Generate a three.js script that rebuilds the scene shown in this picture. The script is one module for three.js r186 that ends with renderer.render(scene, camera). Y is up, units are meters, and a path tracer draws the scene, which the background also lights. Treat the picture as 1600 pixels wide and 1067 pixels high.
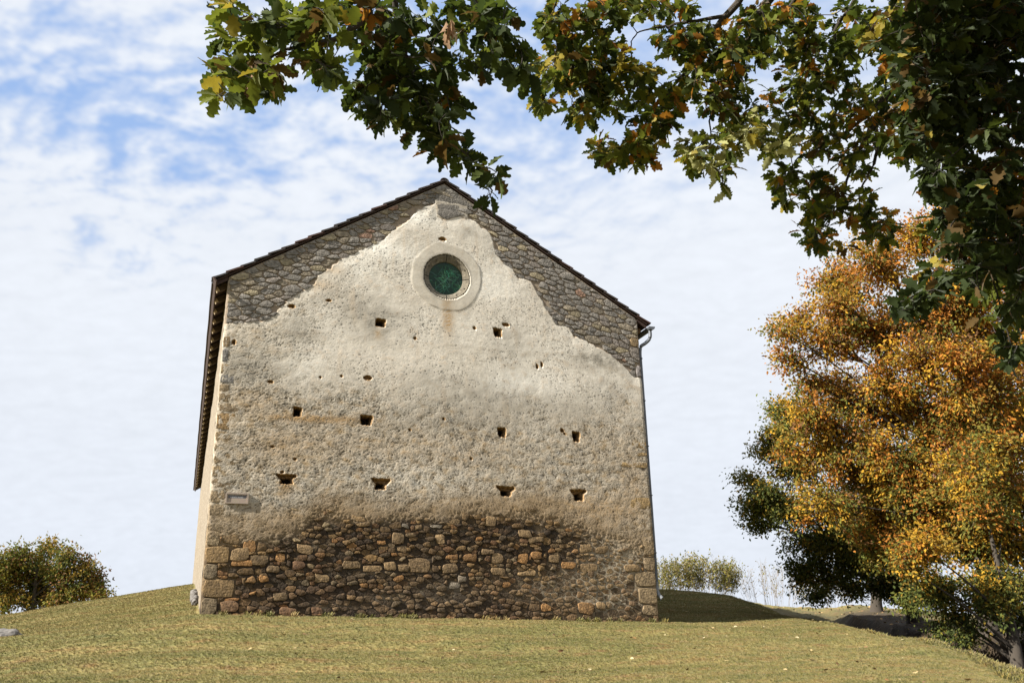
import * as THREE from 'three';
import { mergeGeometries, mergeVertices } from 'three/addons/utils/BufferGeometryUtils.js';

// ------------------------------------------------------------------ camera, sky, sun, exposure
const scene = new THREE.Scene();
const W = 1600, HH = 1067, FPX = 1415.6;                       // the photograph's pixels and focal length in them
const EYE = new THREE.Vector3(-5.3204, -0.8335, 19.3494);
const PIT = 0.3303, YAW = 0.3429, ROL = -0.0243;
const FWD = new THREE.Vector3(Math.sin(YAW) * Math.cos(PIT), Math.sin(PIT), -Math.cos(YAW) * Math.cos(PIT));
const R0 = new THREE.Vector3(Math.cos(YAW), 0, Math.sin(YAW)), U0 = new THREE.Vector3().crossVectors(R0, FWD);
const RIGHT = R0.clone().multiplyScalar(Math.cos(ROL)).addScaledVector(U0, Math.sin(ROL));
const UP = U0.clone().multiplyScalar(Math.cos(ROL)).addScaledVector(R0, -Math.sin(ROL));
const camera = new THREE.PerspectiveCamera(2 * Math.atan(HH / 2 / FPX) * 180 / Math.PI, W / HH, 0.1, 2000);
camera.position.copy(EYE);
camera.up.copy(UP);
camera.lookAt(EYE.clone().add(FWD));

const EXPOSURE = 3.0;
const SUN = new THREE.Vector3(-Math.cos(0.165) * Math.cos(0.58), Math.sin(0.58), Math.sin(0.165) * Math.cos(0.58)).normalize();
const sun = new THREE.DirectionalLight(new THREE.Color(1.0, 0.94, 0.84), 5);
sun.name = 'sun';
sun.position.copy(SUN).multiplyScalar(60);
sun.target.position.set(0, 0, 0);
sun.castShadow = true;
sun.shadow.mapSize.set(4096, 4096);
Object.assign(sun.shadow.camera, { left: -40, right: 40, top: 40, bottom: -40, near: 1, far: 160 });
scene.add(sun, sun.target);

const renderer = new THREE.WebGLRenderer({ antialias: true });
renderer.toneMapping = THREE.LinearToneMapping;
renderer.toneMappingExposure = EXPOSURE;
renderer.shadowMap.enabled = true;

// ------------------------------------------------------------------ noise and small tools
function rng(seed) { let a = seed >>> 0; return () => { a = (a + 0x6d2b79f5) | 0; let t = Math.imul(a ^ (a >>> 15), 1 | a); t = (t + Math.imul(t ^ (t >>> 7), 61 | t)) ^ t; return ((t ^ (t >>> 14)) >>> 0) / 4294967296; }; }
const PERM = new Uint8Array(512), GX = new Float32Array(256), GY = new Float32Array(256);
{ const r = rng(7), p = [...Array(256).keys()]; for (let i = 255; i > 0; i--) { const j = Math.floor(r() * (i + 1)); [p[i], p[j]] = [p[j], p[i]]; } for (let i = 0; i < 512; i++) PERM[i] = p[i & 255]; for (let i = 0; i < 256; i++) { const a = r() * 6.2832; GX[i] = Math.cos(a); GY[i] = Math.sin(a); } }
function noise(x, y) {                                          // gradient noise, about -0.7 .. 0.7
  const xi = Math.floor(x), yi = Math.floor(y), fx = x - xi, fy = y - yi, X = xi & 255, Y = yi & 255;
  const u = fx * fx * fx * (fx * (fx * 6 - 15) + 10), v = fy * fy * fy * (fy * (fy * 6 - 15) + 10);
  const a = PERM[PERM[X] + Y], b = PERM[PERM[(X + 1) & 255] + Y], c = PERM[PERM[X] + ((Y + 1) & 255)], d = PERM[PERM[(X + 1) & 255] + ((Y + 1) & 255)];
  const n0 = GX[a] * fx + GY[a] * fy, n1 = GX[b] * (fx - 1) + GY[b] * fy, n2 = GX[c] * fx + GY[c] * (fy - 1), n3 = GX[d] * (fx - 1) + GY[d] * (fy - 1);
  const p = n0 + u * (n1 - n0), q = n2 + u * (n3 - n2);
  return p + v * (q - p);
}
function cellNoise(x, y) {                                      // distance to the nearest of scattered points
  const xi = Math.floor(x), yi = Math.floor(y); let b = 9;
  for (let j = -1; j <= 1; j++) for (let i = -1; i <= 1; i++) { const h = PERM[PERM[(xi + i) & 255] + ((yi + j) & 255)], dx = xi + i + 0.5 + 0.45 * GX[h] - x, dy = yi + j + 0.5 + 0.45 * GY[h] - y, d = dx * dx + dy * dy; if (d < b) b = d; }
  return Math.sqrt(b);
}
function fbm(x, y, o) { let s = 0, a = 1, t = 0; for (let i = 0; i < o; i++) { s += a * noise(x, y); t += a; a *= 0.5; x = x * 2.03 + 17.3; y = y * 2.03 + 9.1; } return s / t * 1.5; }
const clamp = (x, a = 0, b = 1) => (x < a ? a : x > b ? b : x), lerp = (a, b, t) => a + (b - a) * t;
const smooth = (a, b, x) => { const t = clamp((x - a) / (b - a)); return t * t * (3 - 2 * t); };
const mix3 = (a, b, t) => [a[0] + (b[0] - a[0]) * t, a[1] + (b[1] - a[1]) * t, a[2] + (b[2] - a[2]) * t];
const toS = (c) => { c = clamp(c); return 255 * (c <= 0.0031308 ? 12.92 * c : 1.055 * Math.pow(c, 1 / 2.4) - 0.055); };
const srgb = (r, g, b) => [r, g, b].map((c) => { c /= 255; return c <= 0.04045 ? c / 12.92 : Math.pow((c + 0.055) / 1.055, 2.4); });

// places: a sight line of the survey photograph, met with the gable plane or taken at a distance
const rayOf = (px, py) => FWD.clone().multiplyScalar(FPX).addScaledVector(RIGHT, px - W / 2).addScaledVector(UP, HH / 2 - py);
function F(px, py) { const d = rayOf(px, py), t = -EYE.z / d.z; return [EYE.x + d.x * t, EYE.y + d.y * t]; }
function at(px, py, dist) { return EYE.clone().addScaledVector(rayOf(px, py).divideScalar(FPX), dist); }
function project(p) { const q = p.clone().sub(EYE), z = q.dot(FWD); return [W / 2 + FPX * q.dot(RIGHT) / z, HH / 2 - FPX * q.dot(UP) / z, z]; }

const used = new Map();
function numbered(name) { const n = used.get(name) ?? 0; used.set(name, n + 1); return n ? name + '_' + String(n).padStart(3, '0') : name; }
function tag(o, label, category, group, kind) { if (label) o.userData.label = label; if (category) o.userData.category = category; if (group) o.userData.group = group; if (kind) o.userData.kind = kind; return o; }
function mesh(name, geo, mat, parent = scene) { const m = new THREE.Mesh(geo, mat); m.name = numbered(name); m.castShadow = m.receiveShadow = true; parent.add(m); return m; }
function group(name, parent = scene, pos) { const g = new THREE.Group(); g.name = numbered(name); if (pos) g.position.copy(pos); parent.add(g); return g; }
function paint(geo, c) { const n = geo.attributes.position.count, a = new Float32Array(n * 3); for (let i = 0; i < n; i++) { a[i * 3] = c[0]; a[i * 3 + 1] = c[1]; a[i * 3 + 2] = c[2]; } geo.setAttribute('color', new THREE.BufferAttribute(a, 3)); return geo; }
function dataTex(w, h, fill, color) {
  const d = new Uint8Array(w * h * 4);
  for (let y = 0; y < h; y++) for (let x = 0; x < w; x++) { const i = (y * w + x) * 4, c = fill(x, y); d[i] = c[0]; d[i + 1] = c[1]; d[i + 2] = c[2]; d[i + 3] = 255; }
  const t = new THREE.DataTexture(d, w, h);
  t.wrapS = t.wrapT = THREE.RepeatWrapping; t.magFilter = THREE.LinearFilter; t.minFilter = THREE.LinearFilter; t.needsUpdate = true;
  if (color) t.colorSpace = THREE.SRGBColorSpace;
  return t;
}
// tiling noise for small textures: four shifted taps cross-faded
function tileNoise(x, y, n, f, o) { const u = x / n, v = y / n, a = (p, q) => fbm(p * f, q * f, o); return (a(u, v) * (1 - u) * (1 - v) + a(u - 1, v) * u * (1 - v) + a(u, v - 1) * (1 - u) * v + a(u - 1, v - 1) * u * v) / Math.sqrt(((1 - u) ** 2 + u * u) * ((1 - v) ** 2 + v * v)); }
function tube(points, radii, sides = 6, out) {                  // a tapered tube through points
  const pos = [], idx = [], n = points.length, T = new THREE.Vector3(), A = new THREE.Vector3(), B = new THREE.Vector3();
  for (let i = 0; i < n; i++) {
    T.copy(points[Math.min(n - 1, i + 1)]).sub(points[Math.max(0, i - 1)]).normalize();
    A.set(0, 1, 0); if (Math.abs(T.y) > 0.9) A.set(1, 0, 0);
    B.crossVectors(T, A).normalize(); A.crossVectors(B, T);
    for (let k = 0; k < sides; k++) { const a = k / sides * 6.28319, c = Math.cos(a) * radii[i], s = Math.sin(a) * radii[i]; pos.push(points[i].x + A.x * c + B.x * s, points[i].y + A.y * c + B.y * s, points[i].z + A.z * c + B.z * s); }
  }
  for (let i = 0; i < n - 1; i++) for (let k = 0; k < sides; k++) { const a = i * sides + k, b = i * sides + (k + 1) % sides; idx.push(a, b, a + sides, b, b + sides, a + sides); }
  const g = new THREE.BufferGeometry();
  g.setAttribute('position', new THREE.Float32BufferAttribute(pos, 3)); g.setIndex(idx); g.computeVertexNormals();
  const uv = new Float32Array(n * sides * 2); for (let i = 0; i < n; i++) for (let k = 0; k < sides; k++) { uv[(i * sides + k) * 2] = k / sides; uv[(i * sides + k) * 2 + 1] = i * 0.5; }
  g.setAttribute('uv', new THREE.BufferAttribute(uv, 2));
  return g;
}
function merged(list) { if (list.some((x) => x.index) && list.some((x) => !x.index)) list = list.map((x) => (x.index ? x.toNonIndexed() : x)); const g = mergeGeometries(list); list.forEach((x) => x.dispose()); return g; }
function box(x0, x1, y0, y1, z0, z1) { return new THREE.BoxGeometry(x1 - x0, y1 - y0, z1 - z0).translate((x0 + x1) / 2, (y0 + y1) / 2, (z0 + z1) / 2); }

// ------------------------------------------------------------------ sky: blue air and a thin mottled cloud sheet
{
  const SW = 2560, SH = 1280, d = new Float32Array(SW * SH * 4);
  const dirOf = (px, py) => { const r = rayOf(px, py).normalize(); return [r.x / (r.y + 0.1), r.z / (r.y + 0.1)]; };
  const gaps = [[90, 190, 0.16, 0.24], [240, 210, 0.20, 0.26], [330, 240, 0.15, 0.18], [30, 60, 0.16, 0.2], [560, 40, 0.3, 0.22], [900, 60, 0.4, 0.3], [480, 190, 0.2, 0.12], [110, 100, 0.12, 0.12], [200, 410, 0.12, 0.3], [1250, 60, 0.6, 0.28], [870, 210, 0.14, 0.14]].map(([x, y, r, k]) => [...dirOf(x, y), r, k]);
  const mottle = dirOf(150, 150);
  const zenith = [0.33, 0.50, 0.86], low = [0.42, 0.61, 0.90], white = [0.87, 0.915, 0.99], haze = [0.82, 0.875, 0.97];
  for (let row = SH / 2 - 8; row < SH; row++) {
    const el = ((row + 0.5) / SH - 0.5) * Math.PI, y = Math.sin(el), c = Math.cos(el), yy = Math.max(y, 0) + 0.1;
    for (let col = 0; col < SW; col++) {
      const az = ((col + 0.5) / SW - 0.5) * 2 * Math.PI, x = Math.cos(az) * c, z = Math.sin(az) * c;
      const px = x / yy, pz = z / yy;
      const u = px * 0.85 + pz * 0.53, v = -px * 0.53 + pz * 0.85;                 // the rows of cloudlets run across the wind
      const wx = fbm(px * 3 + 3, pz * 3, 2) * 0.07, wz = fbm(px * 3 - 8, pz * 3 + 5, 2) * 0.07;
      const big = fbm(px * 1.3 + wx + 11, pz * 1.3 + wz - 4, 3), n1 = noise((u + wx) * 9, (v + wz) * 15), n2 = noise((u + wz) * 20 + 5, (v + wx) * 30), n3 = noise((u + wx) * 44, (v + wz) * 60 + 7), n4 = noise(u * 90, v * 120);
      const puffs = (0.45 - cellNoise((u + wx * 1.5 + n2 * 0.012) * 11, (v + wz * 1.5 + n3 * 0.01) * 17)) * 1.15 + n1 * 0.5 + n2 * 0.42 + n3 * 0.44 + n4 * 0.3;
      const calm = 0.22 + 0.78 * Math.exp(-((px - mottle[0]) ** 2 + (pz - mottle[1]) ** 2) / 0.85);
      let cover = 0.86 + big * 0.20 + puffs * 0.50 * calm;
      for (const [gx, gz, r, k] of gaps) cover -= 0.85 * k * Math.exp(-((px - gx) ** 2 + (pz - gz) ** 2) / (r * r));
      cover += (1 - smooth(0.10, 0.48, y)) * 0.50;
      const a = smooth(0.08, 0.86, cover), t = Math.pow(clamp(1 - y), 2.2);
      const air = mix3(zenith, low, t), lit = 0.97 + 0.05 * puffs + 0.03 * big, cl = mix3(white, haze, 1 - smooth(0, 0.4, y)).map((q) => q * lit);
      const o = mix3(air, cl, a), i = (row * SW + col) * 4;
      d[i] = o[0] / EXPOSURE; d[i + 1] = o[1] / EXPOSURE; d[i + 2] = o[2] / EXPOSURE; d[i + 3] = 1;
    }
  }
  for (let i = 0; i < (SH / 2 - 8) * SW * 4; i += 4) { d[i] = 0.2; d[i + 1] = 0.2; d[i + 2] = 0.18; d[i + 3] = 1; }
  const t = new THREE.DataTexture(d, SW, SH, THREE.RGBAFormat, THREE.FloatType);
  t.mapping = THREE.EquirectangularReflectionMapping; t.magFilter = THREE.LinearFilter; t.needsUpdate = true;
  scene.background = t; scene.environment = t;
}

// ------------------------------------------------------------------ ground: a lawn rising to the church and a sunken lane to its right
const LANE = [[2.0, 19], [3.6, 14], [5.2, 10.2], [6.5, 8.3], [7.7, 6.6], [8.9, 4.0], [9.8, 1.3], [10.8, -2.5], [12.6, -7], [16, -13], [22, -20], [34, -30]];   // its near edge
function laneDistance(x, z) {                                   // metres right of the near edge (negative on the lawn)
  let best = 1e9, side = -1;
  for (let i = 0; i < LANE.length - 1; i++) {
    const [ax, az] = LANE[i], [bx, bz] = LANE[i + 1], dx = bx - ax, dz = bz - az, t = clamp(((x - ax) * dx + (z - az) * dz) / (dx * dx + dz * dz), i ? 0 : -9, i < LANE.length - 2 ? 1 : 9);
    const ex = x - ax - dx * t, ez = z - az - dz * t, d = Math.hypot(ex, ez);
    if (d < best) { best = d; side = -(dx * ez - dz * ex) ; }
  }
  return side < 0 ? best : -best;
}
function groundInfo(x, z) {
  const left = Math.max(0, -5 - x), right = Math.max(0, x - 5.5), crest = -14 + 0.25 * left;
  let h = z > 0 ? -0.118 * z - 0.0006 * z * z : -0.112 * z;
  h -= 0.027 * clamp(x + 5, 0, 11) * smooth(-9, -1, z) * smooth(13, 2, z);
  const past = Math.max(0, crest - z), roll = past < 25 ? 0.02 * past * past : 12.5 + 1.0 * (past - 25);
  h -= past * 0.03 + roll;
  h -= lerp(0.045, 0.15, smooth(5, -4, z)) * left + 0.0016 * Math.min(left, 30) ** 2 - smooth(4, 12, z) * left * 0.02;
  h -= right * (z > 0 ? lerp(0.0, -0.04, smooth(0, 6, z)) : lerp(0.0, 0.014, smooth(0, -7, z)));
  h -= 0.06 * Math.max(0, x - 11.5) * smooth(4, -2, z);
  h = Math.max(h, -14);
  h += fbm(x * 0.23 + 5, z * 0.3, 2) * 0.07 * smooth(0.3, 3, Math.abs(z) + Math.max(0, Math.abs(x) - 5)) + fbm(x * 1.1, z * 1.6, 2) * 0.022;
  const ter = (c, w, k) => k * Math.exp(-(((z - c - 0.5 * fbm(x * 0.15, c, 2)) / w) ** 2));
  h += ter(2.9, 0.35, -0.07) + ter(5.4, 0.45, -0.08) + ter(1.7, 0.4, 0.05) + ter(4.3, 0.4, 0.04) + ter(7.4, 0.45, -0.06);
  const edge = laneDistance(x, z) + 0.35 * fbm(x * 0.5, z * 0.5, 2);
  let soil = 0;
  if (edge > -1.2) {
    const depth = 1.8 * smooth(24, 12, z) * smooth(-10, -1, z) + 0.1;
    const cut = smooth(-0.15, 0.7, edge) * (1 - smooth(2.3, 3.0, edge) * 0.97);
    h -= depth * cut + 0.2 * smooth(-1.2, 0, edge) * (1 - smooth(3, 4, edge));
    h += fbm(x * 1.7, z * 1.7, 3) * 0.14 * smooth(0, 0.6, edge);
    soil = smooth(-0.12, 0.22, edge) * (1 - 0.5 * smooth(3.4, 5, edge)) * smooth(-13, -5, z);
  }
  return [h, soil];
}
const groundY = (x, z) => groundInfo(x, z)[0];
function lawnColour(x, z) {
  const wz = z + 0.5 * fbm(x * 0.2, z * 0.2, 2), a = fbm(x * 0.35, wz * 1.3, 3), b = fbm(x * 1.5 + 9, wz * 4.2, 3), c = fbm(x * 0.16 + 3, z * 0.22, 2), d = fbm(x * 4.2, wz * 9, 2);
  let k = mix3([0.150, 0.132, 0.038], [0.255, 0.200, 0.080], clamp(0.5 + a * 1.3 + c * 0.4 + d * 0.4));
  k = mix3(k, [0.225, 0.118, 0.050], clamp(b * 1.25 + a * 0.5 + d * 0.6 - 0.04));
  k = mix3(k, [0.085, 0.092, 0.026], clamp(-b * 1.0 + c * 0.4 - d * 0.7 - 0.08) * 0.9);
  return [k[0] * 0.72, k[1] * 0.75, k[2] * 0.55];
}
const bumpTile = dataTex(512, 512, (x, y) => { const v = 128 + 150 * tileNoise(x, y, 512, 18, 4); const c = clamp(v, 0, 255); return [c, c, c]; });
{
  const warp = (n, lim, core, c0) => { const o = []; for (let i = 0; i <= n; i++) { const t = i / n * 2 - 1; o.push(c0 + Math.sign(t) * (core * Math.abs(t) + (lim - core) * Math.pow(Math.abs(t), 7))); } return o; };
  const xs = warp(460, 420, 30, 1), zs = warp(460, 420, 30, 4), nx = xs.length, nz = zs.length;
  const pos = new Float32Array(nx * nz * 3), col = new Float32Array(nx * nz * 3), uv = new Float32Array(nx * nz * 2), idx = [];
  for (let j = 0; j < nz; j++) for (let i = 0; i < nx; i++) {
    const k = j * nx + i, x = xs[i], z = zs[j], [h, soil] = groundInfo(x, z);
    pos.set([x, h, z], k * 3); uv.set([x * 0.7, z * 0.7], k * 2);
    const lit = fbm(x * 3, z * 3, 3), dirt = mix3([0.014, 0.010, 0.005], [0.045, 0.027, 0.012], clamp(0.4 + lit));
    col.set(mix3(lawnColour(x, z), dirt, soil), k * 3);
  }
  for (let j = 0; j < nz - 1; j++) for (let i = 0; i < nx - 1; i++) { const a = j * nx + i; idx.push(a, a + nx, a + 1, a + 1, a + nx, a + nx + 1); }
  const g = new THREE.BufferGeometry();
  g.setAttribute('position', new THREE.BufferAttribute(pos, 3)); g.setAttribute('color', new THREE.BufferAttribute(col, 3)); g.setAttribute('uv', new THREE.BufferAttribute(uv, 2)); g.setIndex(idx); g.computeVertexNormals();
  tag(mesh('ground', g, new THREE.MeshStandardMaterial({ vertexColors: true, roughness: 1, bumpMap: bumpTile, bumpScale: 0.03 })), 'mown lawn sloping up to the church with a sunken lane at its right edge', 'lawn', null, 'structure');
}

// ------------------------------------------------------------------ the church: gable wall as a surveyed relief
const HW = 5, HE = 7.125, AP = 10.22, AX = -0.1, YB = -0.55, LEN = 27;
const gableTop = (x) => (x < AX ? HE + (AP - HE) * (x + HW) / (AX + HW) : HE + (AP - HE) * (HW - x) / (HW - AX));
const church = group('stone_church');
tag(church, 'old stone church gable with peeling pale plaster and a round green window', 'church');

const poly = (list) => list.map(([x, y]) => F(x, y));
const UPPER = poly([[300, 512], [362, 505], [415, 500], [429, 492], [440, 477], [452, 465], [470, 456], [490, 444], [496, 431], [515, 419], [532, 405], [560, 392], [575, 385], [596, 375], [615, 360], [639, 344], [652, 329], [664, 323], [681, 317], [684, 340], [698, 343], [719, 338], [742, 345], [754, 357], [767, 365], [770, 379], [775, 396], [786, 409], [801, 421], [810, 435], [830, 438], [836, 452], [845, 467], [854, 485], [870, 507], [890, 512], [896, 525], [912, 530], [932, 542], [952, 552], [975, 572], [992, 590], [1060, 596]]);
const LOWER = poly([[290, 838], [340, 836], [420, 838], [470, 834], [492, 806], [540, 805], [600, 818], [650, 815], [700, 812], [750, 805], [830, 800], [880, 814], [920, 832], [960, 850], [1060, 858]]);
const along = (line, x) => { for (let i = 0; i < line.length - 1; i++) if (x <= line[i + 1][0]) { const t = clamp((x - line[i][0]) / Math.max(1e-6, line[i + 1][0] - line[i][0])); return line[i][1] + (line[i + 1][1] - line[i][1]) * t; } return line[line.length - 1][1]; };
function segDist(line, x, y) { let b = 1e9; for (let i = 0; i < line.length - 1; i++) { const [ax, ay] = line[i], [bx, by] = line[i + 1], dx = bx - ax, dy = by - ay, t = clamp(((x - ax) * dx + (y - ay) * dy) / (dx * dx + dy * dy)), d = (x - ax - dx * t) ** 2 + (y - ay - dy * t) ** 2; if (d < b) b = d; } return Math.sqrt(b); }
// signed distance below the upper plaster edge, kept on a 4 cm grid
const MG = 0.04, MX = 262, MY = 290, maskGrid = new Float32Array(MX * MY);
for (let j = 0; j < MY; j++) for (let i = 0; i < MX; i++) { const x = -5.2 + i * MG, y = YB - 0.2 + j * MG; maskGrid[j * MX + i] = segDist(UPPER, x, y) * (y < along(UPPER, x) ? 1 : -1); }
function upperMask(x, y) { const u = clamp((x + 5.2) / MG, 0, MX - 2), v = clamp((y - YB + 0.2) / MG, 0, MY - 2), i = Math.floor(u), j = Math.floor(v), a = u - i, b = v - j, k = j * MX + i; return lerp(lerp(maskGrid[k], maskGrid[k + 1], a), lerp(maskGrid[k + MX], maskGrid[k + MX + 1], a), b); }
const upperEdge = (x, y) => upperMask(x, y) + 0.06 * fbm(x * 6, y * 6, 4);
const lowerEdge = (x, y) => y - along(LOWER, x) + 0.14 * fbm(x * 2.6, y * 4, 3) + 0.22 * fbm(x * 0.9 + 7, y * 1.4, 2);   // positive above the exposed rubble
const WIN = F(698, 433), WR = 0.585;
const holes = [[447, 749, 10, 8, 1], [594, 757, 9, 9, 1], [790, 768, 9, 8, 1], [904, 774, 8, 9, 1], [464, 644, 6, 8, 0], [572, 657, 9, 8, 0], [784, 676, 6, 8, 0], [900, 683, 6, 8, 0], [594, 505, 8, 7, 0], [777, 520, 7, 7, 0]]
  .map(([x, y, w, h, wide], i) => { const c = F(x, y), a = F(x - w, y - h), b = F(x + w, y + h); return { x: c[0], y: c[1], w: (b[0] - a[0]) / 2 * 0.88, h: (a[1] - b[1]) / 2 * 0.9, wide, seed: i * 3.7 }; });
const slits = [[691, 374, 6, 2.6], [455, 479, 5, 2.5], [513, 470, 4, 1.6], [648, 529, 2, 2], [741, 513, 2, 2], [365, 535, 2.2, 4], [422, 597, 3.5, 1.8], [574, 591, 6, 3], [878, 673, 3, 2.6], [882, 678, 1.6, 1.6], [736, 717, 1.7, 1.6], [839, 573, 1.5, 4], [846, 570, 1.5, 4], [693, 655, 1.6, 1.6], [425, 698, 2.5, 1.5], [460, 718, 2, 1.5], [440, 738, 2, 1.6], [533, 588, 1.5, 1.5], [790, 508, 6, 2], [640, 672, 1.5, 1.5], [500, 590, 1.3, 1.3]]
  .map(([x, y, w, h]) => { const c = F(x, y), k = 1 / 70; return { x: c[0], y: c[1], w: w * k, h: h * k }; });
function holeDepth(x, y) {
  let d = 0;
  for (const o of holes) {
    let dx = (x - o.x) / o.w, dy = (y - o.y) / o.h;
    if (Math.abs(dx) > 2.2 || Math.abs(dy) > 1.6) continue;
    dx += 0.35 * fbm(y * 7 + o.seed, x * 4, 2); dy += 0.25 * fbm(x * 8 + o.seed, y * 4, 2);
    const wide = o.wide ? 1 + 0.75 * smooth(-0.2, 0.9, dy) : 1 + 0.12 * dy;
    if (Math.abs(dx) < wide && Math.abs(dy) < 1) d = Math.max(d, o.wide && dy > 0.35 ? 0.16 : Math.abs(dx) < 0.85 ? 0.42 : 0.12);
  }
  for (const o of slits) { const dx = (x - o.x) / o.w, dy = (y - o.y) / o.h; if (dx * dx + dy * dy < 1 + 0.5 * noise(x * 30, y * 30)) d = Math.max(d, 0.1); }
  return d;
}
const ellipses = (list) => list.map(([x, y, rx, ry, k]) => { const c = F(x, y); return [c[0], c[1], rx / 70, ry / 70, k]; });
const field = (list) => (x, y) => { let s = 0; for (const [cx, cy, rx, ry, k] of list) { const q = ((x - cx) / rx) ** 2 + ((y - cy) / ry) ** 2; if (q < 6) s += k * Math.exp(-q); } return s; };
const blackStain = field(ellipses([[560, 838, 110, 17, 0.8], [760, 836, 120, 19, 0.9], [660, 850, 90, 16, 0.5], [430, 885, 60, 14, 0.6], [600, 862, 130, 34, 0.75], [760, 860, 120, 38, 0.9], [690, 838, 130, 24, 0.5], [500, 900, 70, 30, 0.8], [560, 925, 150, 40, 0.6], [720, 935, 120, 40, 0.55], [880, 870, 50, 30, 0.5], [420, 900, 50, 50, 0.4], [600, 958, 280, 14, 0.4], [840, 950, 150, 20, 0.15], [330, 955, 40, 20, 0.5]]));
const greyStain = field(ellipses([[935, 562, 55, 14, 0.8], [820, 420, 22, 12, 0.5], [760, 625, 100, 26, 0.45], [690, 590, 70, 14, 0.25], [585, 500, 45, 30, 0.5], [470, 520, 30, 26, 0.45], [390, 575, 50, 30, 0.55], [520, 470, 60, 20, 0.2], [735, 365, 20, 12, 0.45], [800, 545, 30, 40, 0.4], [690, 660, 130, 14, 0.3], [540, 790, 130, 14, 0.3], [960, 610, 40, 30, 0.25], [900, 640, 60, 18, 0.2], [480, 420, 40, 12, 0.2]]));
const ochreStain = field(ellipses([[700, 500, 10, 26, 0.9], [697, 475, 9, 10, 0.7], [497, 445, 24, 10, 0.5], [520, 422, 20, 8, 0.5], [640, 700, 200, 30, 0.25], [480, 655, 60, 6, 0.9], [545, 655, 40, 5, 0.6], [440, 700, 50, 30, 0.35], [395, 630, 40, 20, 0.35], [590, 522, 8, 8, 0.8], [447, 762, 10, 10, 0.8], [700, 470, 80, 20, 0.15], [860, 790, 120, 20, 0.45], [950, 800, 60, 30, 0.4], [700, 790, 100, 12, 0.25], [560, 800, 60, 10, 0.5], [450, 812, 50, 14, 0.4], [610, 560, 90, 40, 0.18], [860, 470, 40, 40, 0.15], [940, 700, 60, 40, 0.12], [990, 760, 25, 60, 0.35]]));
const whiteStain = field(ellipses([[610, 560, 110, 36, 0.4], [800, 600, 60, 24, 0.5], [760, 450, 60, 30, 0.4], [600, 390, 60, 22, 0.5], [650, 340, 30, 14, 0.6], [715, 330, 16, 8, 0.5], [690, 695, 60, 14, 0.35], [620, 730, 60, 26, 0.35], [840, 690, 50, 26, 0.35], [700, 755, 80, 20, 0.35], [880, 600, 70, 26, 0.3], [470, 570, 40, 26, 0.35], [560, 420, 30, 14, 0.3]]));
const limeMortar = field(ellipses([[700, 930, 60, 24, 0.7], [600, 935, 40, 14, 0.6], [520, 945, 30, 10, 0.5], [960, 860, 70, 40, 0.8], [930, 915, 90, 40, 0.6], [960, 945, 60, 14, 0.5], [590, 895, 40, 6, 0.6], [500, 855, 20, 10, 0.5], [830, 925, 60, 20, 0.4], [400, 830, 60, 14, 0.6]]));

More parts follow.
